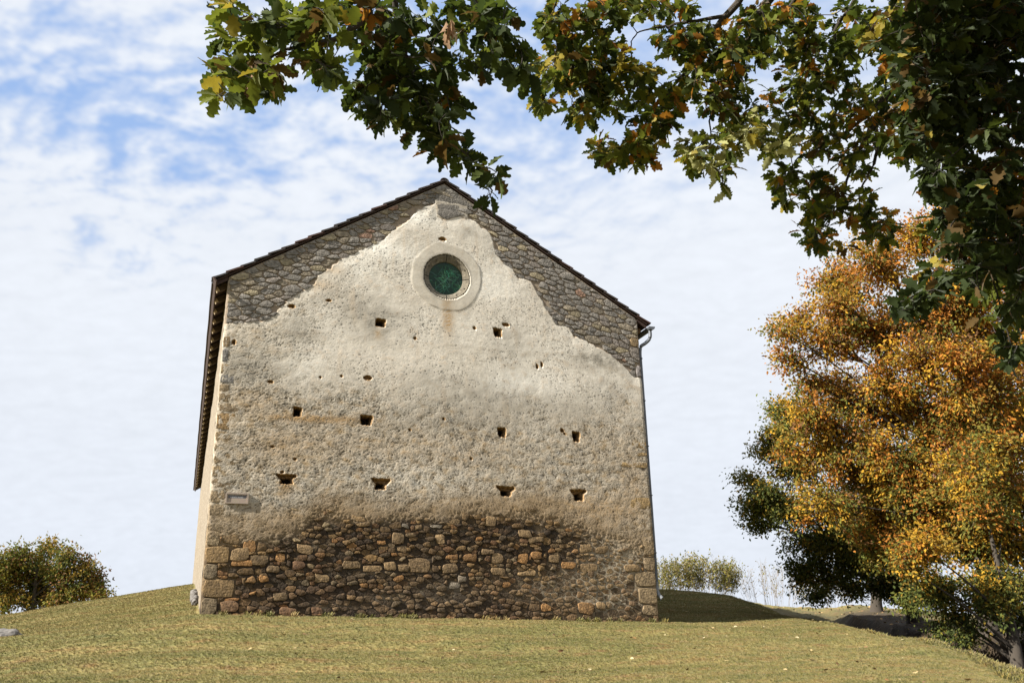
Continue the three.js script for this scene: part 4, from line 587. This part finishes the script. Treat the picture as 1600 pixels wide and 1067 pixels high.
  // two dry brown leaf bunches
  for (const [px, py] of [[398, 100], [393, 128], [700, 40]]) for (let k = 0; k < 6; k++) { const p = at(px + (R() - 0.5) * 12, py + (R() - 0.5) * 26, 4.4), d = new THREE.Vector3((R() - 0.5) * 0.5, -1, (R() - 0.5) * 0.5).normalize(), z = new THREE.Vector3(R() - 0.5, 0.1, R() - 0.5).cross(d).normalize(), y = new THREE.Vector3().crossVectors(z, d), s = 0.1; leaves.push({ M: new THREE.Matrix4().makeBasis(d.clone().multiplyScalar(s), y.multiplyScalar(s), z.multiplyScalar(s * 0.6)).setPosition(p), g: geos[k], col: [0.30, 0.19, 0.11], f: 1, bi: 0, big: s / 4.4 }); }
  mesh('twigs', merged(twigs), bark, oak).userData.kind = 'stuff';
  leaves.sort((a, b) => b.big - a.big);
  const mats = new Map(), toLocal = new THREE.Matrix4().makeTranslation(-o.x, -o.y, -o.z);
  leaves.slice(0, 300).forEach((l) => { const f = l.f < 0.93 ? 0.87 : l.f < 1.07 ? 1 : 1.13, key = l.col.join() + f; if (!mats.has(key)) mats.set(key, leafMat(l.col.map((v) => v * f))); const m = mesh('leaf', l.g, mats.get(key), bs[l.bi]); l.M.clone().premultiply(toLocal).decompose(m.position, m.quaternion, m.scale); });
  mesh('foliage', merged(leaves.slice(300).map((l) => paint(l.g.clone().applyMatrix4(l.M).applyMatrix4(toLocal), l.col.map((v) => v * l.f)))), leafMat(), oak).userData.kind = 'stuff';
}

// ------------------------------------------------------------------ trees farther off
const sprig = (() => { const g = new THREE.BufferGeometry(); g.setAttribute('position', new THREE.Float32BufferAttribute([0, 0, 0, 0.45, 0.05, 0.26, 0.5, -0.03, 0, 0.45, 0.05, -0.26, 1, -0.12, 0], 3)); g.setIndex([0, 1, 2, 0, 2, 3, 1, 4, 2, 2, 4, 3]); g.computeVertexNormals(); return g; })();
const crownMat = new THREE.MeshPhysicalMaterial({ color: new THREE.Color(0.92, 0.90, 0.86), roughness: 0.9, specularIntensity: 0.15, transmission: 0.45, thickness: 0, side: THREE.DoubleSide });
const barkFar = new THREE.MeshStandardMaterial({ color: new THREE.Color(0.042, 0.034, 0.026), roughness: 1 });
function fillCrown(name, parent, items, o) {                    // items: [point, dir, size, colour]
  const im = new THREE.InstancedMesh(sprig, crownMat, items.length), M = new THREE.Matrix4(), c = new THREE.Color(), z = new THREE.Vector3(), y = new THREE.Vector3();
  items.forEach(([p, d, s, col, n], i) => { z.crossVectors(d, n).normalize(); y.crossVectors(z, d); M.makeBasis(d.clone().multiplyScalar(s), y.clone().multiplyScalar(s), z.clone().multiplyScalar(s)).setPosition(p.x - o.x, p.y - o.y, p.z - o.z); im.setMatrixAt(i, M); im.setColorAt(i, c.setRGB(...col)); });
  im.name = numbered(name); im.userData.kind = 'stuff'; im.castShadow = im.receiveShadow = true; parent.add(im); return im;
}
function tree({ name, label, base, trunkTop, r0, blobs, per, size, colour, seed, sprays = 9, sub = 0.29, group: gname }) {
  const R = rng(seed), t = group(name, scene, base); tag(t, label, 'tree', gname);
  const V = (x, y, z) => new THREE.Vector3(x, y, z), ax = (k) => base.clone().lerp(trunkTop, k).add(V(noise(k * 3, seed) * 0.5 * k, 0, noise(k * 3, seed + 9) * 0.5 * k));
  const ks = [0, 0.06, 0.2, 0.4, 0.6, 0.8, 1], loc = (v) => v.clone().sub(base);
  mesh('trunk', tube(ks.map((k) => loc(ax(k)).add(V(0, k ? 0 : -0.3, 0))), ks.map((k) => r0 * (k < 0.05 ? 1.4 : 1 - 0.85 * k)), 10), barkFar, t);
  const limbs = [], items = [];
  for (const [c, r] of blobs) {
    let k = clamp((c.y - base.y - Math.hypot(c.x - base.x, c.z - base.z) * 0.7) / (trunkTop.y - base.y), 0.22, 0.97); const s = ax(k), mid = s.clone().lerp(c, 0.55).add(V(0, 0.12 * s.distanceTo(c), 0));
    const pts = new THREE.QuadraticBezierCurve3(s, mid, c).getPoints(7); limbs.push(tube(pts.map(loc), pts.map((_, i) => Math.max(0.014, r0 * 0.22 * (1 - i / 7.6))), 6));
    const n = Math.max(4, Math.round(sprays * (r * r) * 2.2 + 4));
    for (let i = 0; i < n; i++) {
      const u = V(R() * 2 - 1, R() * 2 - 1, R() * 2 - 1); if (u.lengthSq() > 1 || u.lengthSq() < 0.05) { i--; continue; }
      u.normalize().multiplyScalar(r * Math.pow(R(), 0.42)); u.y *= 0.85; const e = c.clone().add(u), m2 = c.clone().lerp(e, 0.5).add(V(0, 0.08 * r, 0)), tp = new THREE.QuadraticBezierCurve3(pts[5 + Math.floor(R() * 3)] ?? c, m2, e).getPoints(5);
      limbs.push(tube(tp.map(loc), [0.014, 0.012, 0.010, 0.008, 0.006, 0.004], 4));
      const out = u.clone().normalize(), tone = R(), mainCol = colour(e, tone, R), cnt = Math.round(per * (0.6 + 0.8 * R()));
      for (let q = 0; q < cnt; q++) {
        const f = 0.35 + 0.75 * Math.pow(R(), 0.7), b0 = tp[Math.min(5, Math.floor(f * 5))] ?? e, spread = q < cnt * 0.1 ? 1.35 : 1, g = () => (R() + R() + R() - 1.5) * sub * spread;
        const p = b0.clone().add(V(g(), g() * 0.75, g())).addScaledVector(out, (f - 0.7) * 0.25), d = V(R() - 0.5, R() - 0.6, R() - 0.5).addScaledVector(out, 0.45).normalize(), nn = V((R() - 0.5) * 2, 0.15 + 0.8 * R(), (R() - 0.5) * 2).normalize();
        items.push([p, d, size * (0.7 + 0.6 * R()), R() < 0.68 ? jit(mainCol, R, 0.5) : colour(p, tone, R), nn]);
      }
    }
  }
  mesh('limbs', merged(limbs), barkFar, t);
  fillCrown('crown', t, items, base);
  return [t, items];
}
const onGround = (px, d) => { const p = at(px, 900, d); p.y = groundY(p.x, p.z); return p; };
const blobsAt = (list, d, seed) => { const r = rng(seed); return list.map(([x, y, rad, dd]) => [at(x, y, dd ?? d + (r() - 0.5) * 2.4), rad * d / FPX]); };
const jit = (c, R, k = 0.3) => { const f = 1 - k / 2 + k * R(); return [c[0] * f, c[1] * f, c[2] * f]; };
const pal = (R, ...l) => { let t = 0; for (let i = 1; i < l.length; i += 2) t += l[i]; let q = R() * t; for (let i = 0; i < l.length; i += 2) if ((q -= l[i + 1]) <= 0) return l[i]; return l[0]; };
const ORL = [0.38, 0.155, 0.026], YEL = [0.45, 0.27, 0.030], OCH = [0.29, 0.20, 0.040], OLV = [0.17, 0.155, 0.028], GRN = [0.115, 0.135, 0.030], DGR = [0.05, 0.068, 0.018], BRN = [0.20, 0.105, 0.045];
{
  const b = onGround(1530, 22), top = at(1500, 400, 23);
  const [t] = tree({ name: 'autumn_tree', label: 'tall orange and gold autumn tree beyond the lane, right of the church', base: b, trunkTop: top, r0: 0.22, seed: 5, per: 105, size: 0.090, sprays: 16,
    blobs: blobsAt([[1300, 440, 55], [1370, 410, 60], [1440, 370, 50], [1490, 350, 45], [1560, 400, 90], [1640, 440, 90], [1245, 505, 30], [1215, 515, 16], [1290, 530, 55], [1370, 520, 80], [1460, 500, 80], [1560, 540, 95], [1660, 560, 90], [1265, 600, 34], [1320, 630, 70], [1410, 640, 80], [1500, 650, 85], [1600, 660, 90], [1280, 710, 50], [1340, 740, 65], [1430, 750, 75], [1530, 760, 80], [1620, 780, 80], [1290, 790, 45], [1360, 810, 55], [1450, 830, 60], [1440, 560, 60, 21], [1500, 720, 60, 20.8], [1540, 620, 60, 20.8], [1490, 800, 60, 20.8], [1570, 700, 60, 20.8], [1545, 850, 55, 20.8], [1480, 450, 50, 21.2], [1520, 480, 50, 21.2], [1500, 620, 40, 20.4], [1525, 690, 45, 20.2], [1510, 770, 45, 20.2], [1560, 760, 55, 20.2], [1520, 560, 45, 20.4], [1523, 735, 45, 19.5], [1535, 800, 40, 19.2], [1230, 560, 20, 22], [1260, 640, 30, 21.5], [1225, 700, 24, 22], [1340, 690, 55, 21.6], [1400, 720, 55, 21.4], [1285, 665, 45, 21.8], [1460, 690, 55, 21.4], [1370, 600, 50, 21.4], [1320, 480, 45, 21.8], [1360, 860, 40, 21.6], [1420, 770, 50, 21]], 22.5, 3),
    colour: (p, tone, R) => { const [x, y] = project(p), w = fbm(x * 0.012, y * 0.012, 2), g = clamp((y - 560) / 420); return jit(pal(R, ORL, 3.4 * (1 - g * 0.75) * (tone < 0.6 ? 1.5 : 0.4), YEL, 1.2 + 1.8 * (tone > 0.5) + 2 * clamp(w), OCH, 1.6, OLV, 1.0 + 4.2 * g * (tone > 0.3 ? 1.4 : 0.5) + clamp(-w) * 3.4, GRN, 0.4 + 2.2 * g + clamp(-w) * 1.5, BRN, 0.35 + (1 - g) * 0.4), R); } });
  const R = rng(12), dead = []; for (let i = 0; i < 700; i++) { const p = at(1482 + (R() + R() - 1) * 30, 735 + (R() + R() - 1) * 55, 20.6 + R() * 0.5); dead.push([p, new THREE.Vector3(R() - 0.5, -0.8, R() - 0.5).normalize(), 0.08 * (0.7 + 0.5 * R()), jit([0.28, 0.155, 0.11], R), new THREE.Vector3(R() - 0.5, 0.2, R() - 0.5).normalize()]); }
  fillCrown('withered_spray', t, dead, b).userData.label = 'withered pinkish brown spray of dead leaves';
}
{
  const b = onGround(1421, 27), top = at(1330, 740, 25);
  tree({ name: 'green_tree', label: 'dark green tree low behind the orange tree, its crown nearest the church', base: b, trunkTop: top, r0: 0.22, seed: 15, per: 130, size: 0.092, sprays: 19,
    blobs: blobsAt([[1235, 655, 30], [1212, 680, 22], [1245, 730, 38], [1200, 770, 30], [1172, 795, 20], [1165, 745, 14], [1225, 800, 42], [1260, 850, 46], [1250, 895, 26], [1310, 860, 55], [1290, 905, 30], [1345, 890, 36], [1370, 850, 50], [1400, 900, 34], [1300, 800, 50], [1215, 640, 18], [1195, 700, 22], [1180, 815, 18], [1330, 925, 22], [1375, 915, 28], [1415, 925, 26], [1450, 930, 28], [1270, 930, 12]], 24.6, 4),
    colour: (p, tone, R) => { const [x, y] = project(p), g = clamp((y - 640) / 240); return jit(pal(R, GRN, 3, DGR, 0.5 + 2 * g, OLV, 2.4 * (1 - g * 0.6), OCH, 0.9, YEL, 0.35), R); } });
  const b2 = onGround(1362, 31);
  tree({ name: 'green_tree', label: 'slim green tree whose bare trunk stands on the far bank under the foliage', base: b2, trunkTop: at(1370, 780, 31), r0: 0.2, seed: 16, per: 90, size: 0.125, sprays: 14, blobs: blobsAt([[1340, 830, 45], [1400, 820, 50], [1440, 850, 45], [1370, 770, 50]], 31, 6), colour: (p, tone, R) => jit(pal(R, GRN, 2, DGR, 2, OLV, 1), R) });
}
{
  const b = onGround(1565, 19.5), top = at(1545, 820, 20);
  tree({ name: 'leaning_tree', label: 'yellow and green tree rooted in the lane bank, drooping at the right edge', base: b, trunkTop: top, r0: 0.19, seed: 25, per: 100, size: 0.090, sprays: 19,
    blobs: blobsAt([[1440, 860, 42], [1415, 890, 26], [1500, 850, 50], [1570, 840, 60], [1640, 860, 60], [1460, 920, 42], [1530, 910, 50], [1600, 920, 50], [1490, 960, 26], [1470, 985, 16], [1510, 990, 18], [1550, 950, 30], [1425, 935, 16], [1600, 960, 36]], 20, 7),
    colour: (p, tone, R) => { const [x, y] = project(p), g = clamp((y - 850) / 90); return jit(pal(R, YEL, 2.6 * (1 - g) + 0.12, OCH, 1.2 - 0.8 * g, OLV, 1 + 1.0 * g, GRN, 0.4 + 2.2 * g, DGR, 2.4 * g, ORL, 0.7 * (1 - g)), R); } });
}
{
  const b = onGround(60, 44), top = at(60, 870, 44); b.y = Math.max(b.y, top.y - 6.5);
  tree({ name: 'round_tree', label: 'round olive brown tree beyond the lawn crest at the left edge', base: b, trunkTop: top, r0: 0.24, seed: 35, per: 85, size: 0.15, sprays: 9, sub: 0.42,
    blobs: blobsAt([[35, 868, 24], [70, 862, 22], [105, 872, 22], [132, 885, 18], [150, 905, 15], [20, 890, 34], [60, 895, 40], [105, 905, 36], [140, 925, 22], [-20, 885, 40], [-50, 920, 50], [10, 930, 40], [60, 935, 40], [110, 935, 36], [160, 930, 9]], 44, 8),
    colour: (p, tone, R) => jit(pal(R, OLV, 2.5, GRN, 2.2, OCH, 1.0 + tone, BRN, 0.9, DGR, 0.8), R) });
}
// shrubs beyond the crest on the right
function shrub(name, label, x0, x1, d, low, high, n, leaves, colour, seed, gname) {
  const R = rng(seed), b = onGround((x0 + x1) / 2, d), s = group(name, scene, b); tag(s, label, 'shrub', gname); const st = [], items = [];
  for (let i = 0; i < n; i++) {
    const px = lerp(x0, x1, R()), p = onGround(lerp(px, (x0 + x1) / 2, 0.35), d + (R() - 0.5) * 2), hump = 1 - Math.pow(Math.abs((px - (x0 + x1) / 2) / ((x1 - x0) / 2)), 2.2) * 0.6, tip = at(px + (R() - 0.5) * 14, lerp(low, high, hump * (0.55 + 0.45 * R())), d + (R() - 0.5) * 2), mid = p.clone().lerp(tip, 0.5).add(new THREE.Vector3((R() - 0.5) * 0.3, 0.1, (R() - 0.5) * 0.3)), pts = new THREE.QuadraticBezierCurve3(p, mid, tip).getPoints(8);
    st.push(tube(pts.map((q) => q.clone().sub(b)), pts.map((_, k) => 0.007 * (1 - k / 9)), 4));
    for (let k = 0; k < 7; k++) { const q = pts[3 + Math.floor(R() * 5)], e = q.clone().add(new THREE.Vector3((R() - 0.5) * 0.7, 0.2 + 0.4 * R(), (R() - 0.5) * 0.7)); st.push(tube([q.clone().sub(b), e.clone().sub(b)], [0.005, 0.003], 3)); for (let m = 0; m < leaves; m++) items.push([q.clone().lerp(e, R()).add(new THREE.Vector3((R() - 0.5) * 0.22, (R() - 0.5) * 0.22, (R() - 0.5) * 0.22)), new THREE.Vector3(R() - 0.5, R() - 0.3, R() - 0.5).normalize(), 0.11 * (0.6 + 0.7 * R()), jit(colour(R), R), new THREE.Vector3(R() - 0.5, 0.7, R() - 0.5).normalize()]); }
  }
  mesh('stems', merged(st), new THREE.MeshStandardMaterial({ color: new THREE.Color(0.20, 0.16, 0.11), roughness: 1 }), s);
  if (items.length) fillCrown('leaves', s, items, b);
}
shrub('hazel_shrub', 'yellow green leafy shrub rising behind the lawn beside the church corner', 1015, 1165, 42, 910, 868, 110, 11, (R) => pal(R, [0.24, 0.22, 0.055], 3, [0.15, 0.16, 0.045], 3, [0.30, 0.24, 0.08], 1.5), 41);
shrub('bare_shrub', 'almost leafless pale twiggy shrub between the leafy shrub and the trees', 1150, 1250, 43, 920, 878, 34, 1, (R) => pal(R, [0.28, 0.22, 0.10], 1, [0.18, 0.17, 0.06], 1), 42);
shrub('bare_shrub', 'thin twiggy shrub under the dark green tree by the far bank', 1240, 1340, 41, 935, 892, 26, 4, (R) => pal(R, [0.26, 0.22, 0.09], 1, [0.16, 0.17, 0.05], 1), 43);

// ------------------------------------------------------------------ lawn cover and small things
{
  const R = rng(404), pos = [], idx = []; for (let k = 0; k < 7; k++) { const a = R() * 6.28, r = R() * 0.022, x = Math.cos(a) * r, z = Math.sin(a) * r, l = 0.55 + 0.6 * R(), lean = 0.5 + R() * 0.9, b = R() * 6.28, w = 0.0021; const i = pos.length / 3; pos.push(x - w * Math.sin(b), 0, z + w * Math.cos(b), x + w * Math.sin(b), 0, z - w * Math.cos(b), x + Math.cos(b) * 0.012 * lean + 0.0, 0.019 * l, z + Math.sin(b) * 0.012 * lean, x + Math.cos(b) * 0.034 * lean, 0.031 * l, z + Math.sin(b) * 0.034 * lean); idx.push(i, i + 1, i + 2, i, i + 2, i + 3, i + 1, i + 3, i + 2); }
  const g = new THREE.BufferGeometry(); g.setAttribute('position', new THREE.Float32BufferAttribute(pos, 3)); g.setIndex(idx); g.computeVertexNormals();
  const spots = [], az0 = YAW; 
  for (let i = 0; i < 520000; i++) {
    const d = 7 + 27 * Math.pow(R(), 1.25), a = az0 + (R() * 2 - 1) * 0.62, x = EYE.x + Math.sin(a) * d, z = EYE.z - Math.cos(a) * d;
    if (x > -5.05 && x < 5.1 && z < 0.02 && z > -26) continue; const [h, so] = groundInfo(x, z); if (so > 0.35 && R() < 0.985) continue;
    spots.push([x, h, z, (0.45 + 0.36 * R()) * (0.65 + d * 0.026), 0.75 + 0.5 * R()]);
  }
  for (let i = 0; i < 900; i++) { const x = -5.1 + R() * 10.3, z = 0.03 + R() * R() * 0.22; if (fbm(x * 1.7, 3, 2) + 0.5 * fbm(x * 6, 8, 2) < 0.15) continue; spots.push([x, groundY(x, z), z, 0.9 + R() * 1.3, 1.2 + R()]); }
  for (let i = 0; i < 5000; i++) { const k = Math.floor(R() * 6), t = R(), x = lerp(LANE[k + 1][0], LANE[k + 2][0], t) + (R() - 0.6) * 0.7, z = lerp(LANE[k + 1][1], LANE[k + 2][1], t) + (R() - 0.5) * 0.3; spots.push([x, groundY(x, z), z, 0.9 + R() * 1.2, 1.1 + R() * 0.8]); }
  const im = new THREE.InstancedMesh(g, new THREE.MeshPhysicalMaterial({ color: 0xffffff, roughness: 0.9, specularIntensity: 0.3, transmission: 0.25, thickness: 0, side: THREE.DoubleSide }), spots.length), M = new THREE.Matrix4(), q = new THREE.Quaternion(), Yax = new THREE.Vector3(0, 1, 0), c = new THREE.Color();
  spots.forEach(([x, y, z, s, hs], i) => { q.setFromAxisAngle(Yax, R() * 6.283); M.compose(new THREE.Vector3(x, y - 0.003, z), q, new THREE.Vector3(s, s * hs, s)); im.setMatrixAt(i, M); let k = lawnColour(x, z); const t = R(); k = t < 0.14 ? mix3(k, [0.22, 0.175, 0.085], 0.5) : t < 0.3 ? mix3(k, [0.075, 0.09, 0.022], 0.35) : k; const f = 1.0 + 0.3 * R(); im.setColorAt(i, c.setRGB(...k.map((v) => v * f))); });
  im.name = 'grass'; tag(im, 'short dry yellow green mown grass covering the slope', 'grass', null, 'stuff'); im.castShadow = im.receiveShadow = true; scene.add(im);
  // fallen leaves
  const lg = [3, 8].map((k) => leafGeo(k)), list = [];
  for (let i = 0; i < 230; i++) { const d = 9 + 18 * R(), a = az0 + (R() * 1.75 - 0.6) * 0.5, x = EYE.x + Math.sin(a) * d, z = EYE.z - Math.cos(a) * d; if (x > -5.2 && x < 5.2 && z < 0.1) continue; const s = 0.045 + 0.05 * R(); list.push(paint(lg[i % 2].clone().scale(s, s, s).rotateX(R() * 2 - 1 + (R() < 0.4 ? 3.1 : 0)).rotateY(R() * 6.28).translate(x, groundY(x, z) + 0.035, z), pal(R, [0.24, 0.18, 0.08], 3, [0.30, 0.25, 0.14], 1.5, [0.13, 0.07, 0.03], 3, [0.22, 0.11, 0.035], 1))); }
  for (let i = 0; i < 1600; i++) { const k = 2 + Math.floor(R() * 7), t = R(), x = lerp(LANE[k][0], LANE[k + 1][0], t) + 0.6 + R() * 5.5, z = lerp(LANE[k][1], LANE[k + 1][1], t) + R(), s = 0.06 + 0.06 * R(); list.push(paint(lg[i % 2].clone().scale(s, s, s).rotateX(R() * 2 - 1).rotateY(R() * 6.28).translate(x, groundY(x, z) + 0.02, z), pal(R, [0.22, 0.13, 0.06], 3, [0.32, 0.20, 0.09], 2, [0.12, 0.07, 0.04], 2))); }
  tag(mesh('fallen_leaves', merged(list), new THREE.MeshStandardMaterial({ vertexColors: true, roughness: 0.9, side: THREE.DoubleSide })), 'small dry leaves scattered over the lawn and the lane bank', 'leaves', null, 'stuff');
  const lone = (px, py, d, s, col, label, turn) => { const p0 = at(px, py, d), y = groundY(p0.x, p0.z), m = mesh('fallen_leaf', leafGeo(Math.floor(px)).scale(s, s, s * 1.1).rotateX(0.7).rotateY(turn), new THREE.MeshStandardMaterial({ color: new THREE.Color(...col), roughness: 0.9, side: THREE.DoubleSide })); m.position.set(p0.x, y + 0.03, p0.z); tag(m, label, 'leaf'); };
  lone(27, 1046, 11.6, 0.11, [0.09, 0.045, 0.025], 'dark brown curled leaf lying alone on the lawn, bottom left', 0.4);
  lone(360, 1052, 11.0, 0.09, [0.32, 0.25, 0.13], 'pale straw coloured leaf lying on the lawn in front of the left corner', 2.2);
  // grey boulder at the left edge and footing stones by the side wall
  const rock = (r, sd) => { const g = mergeVertices(new THREE.IcosahedronGeometry(r, 4).deleteAttribute('normal').deleteAttribute('uv')), p = g.attributes.position, v = new THREE.Vector3(); for (let i = 0; i < p.count; i++) { v.fromBufferAttribute(p, i); const n = 1 + 0.35 * noise(v.x / r * 1.3 + sd, v.y / r * 1.3 + v.z / r) + 0.14 * noise(v.x / r * 4 + v.z / r * 2, v.y / r * 4 + sd) + 0.05 * noise(v.x / r * 11, v.y / r * 11 + v.z / r * 9); v.multiplyScalar(n); v.x = Math.round(v.x / r * 5 + 0.3 * v.y / r) * r / 5 * 0.25 + v.x * 0.75; p.setXYZ(i, v.x * 1.3, v.y * 0.7, v.z); } g.computeVertexNormals(); return g; };
  const rockMat = new THREE.MeshStandardMaterial({ color: new THREE.Color(0.12, 0.112, 0.105), roughness: 1, flatShading: true });
  const p0 = at(8, 1000, 15.5), m = mesh('boulder', rock(0.19, 3), rockMat); m.position.set(p0.x, groundY(p0.x, p0.z) + 0.03, p0.z); tag(m, 'low grey boulder set in the lawn at the left edge', 'boulder');
  for (const [z, r] of [[-2.9, 0.09], [-3.6, 0.12], [-4.4, 0.10], [-5.6, 0.12], [-7, 0.11]]) { const f = mesh('footing_stone', rock(r, z), rockMat, church); f.position.set(-HW - 0.08, groundY(-HW - 0.1, z) + 0.08, z); f.rotation.y = z; f.scale.set(0.6, 1.3, 1); }
}
renderer.render(scene, camera);
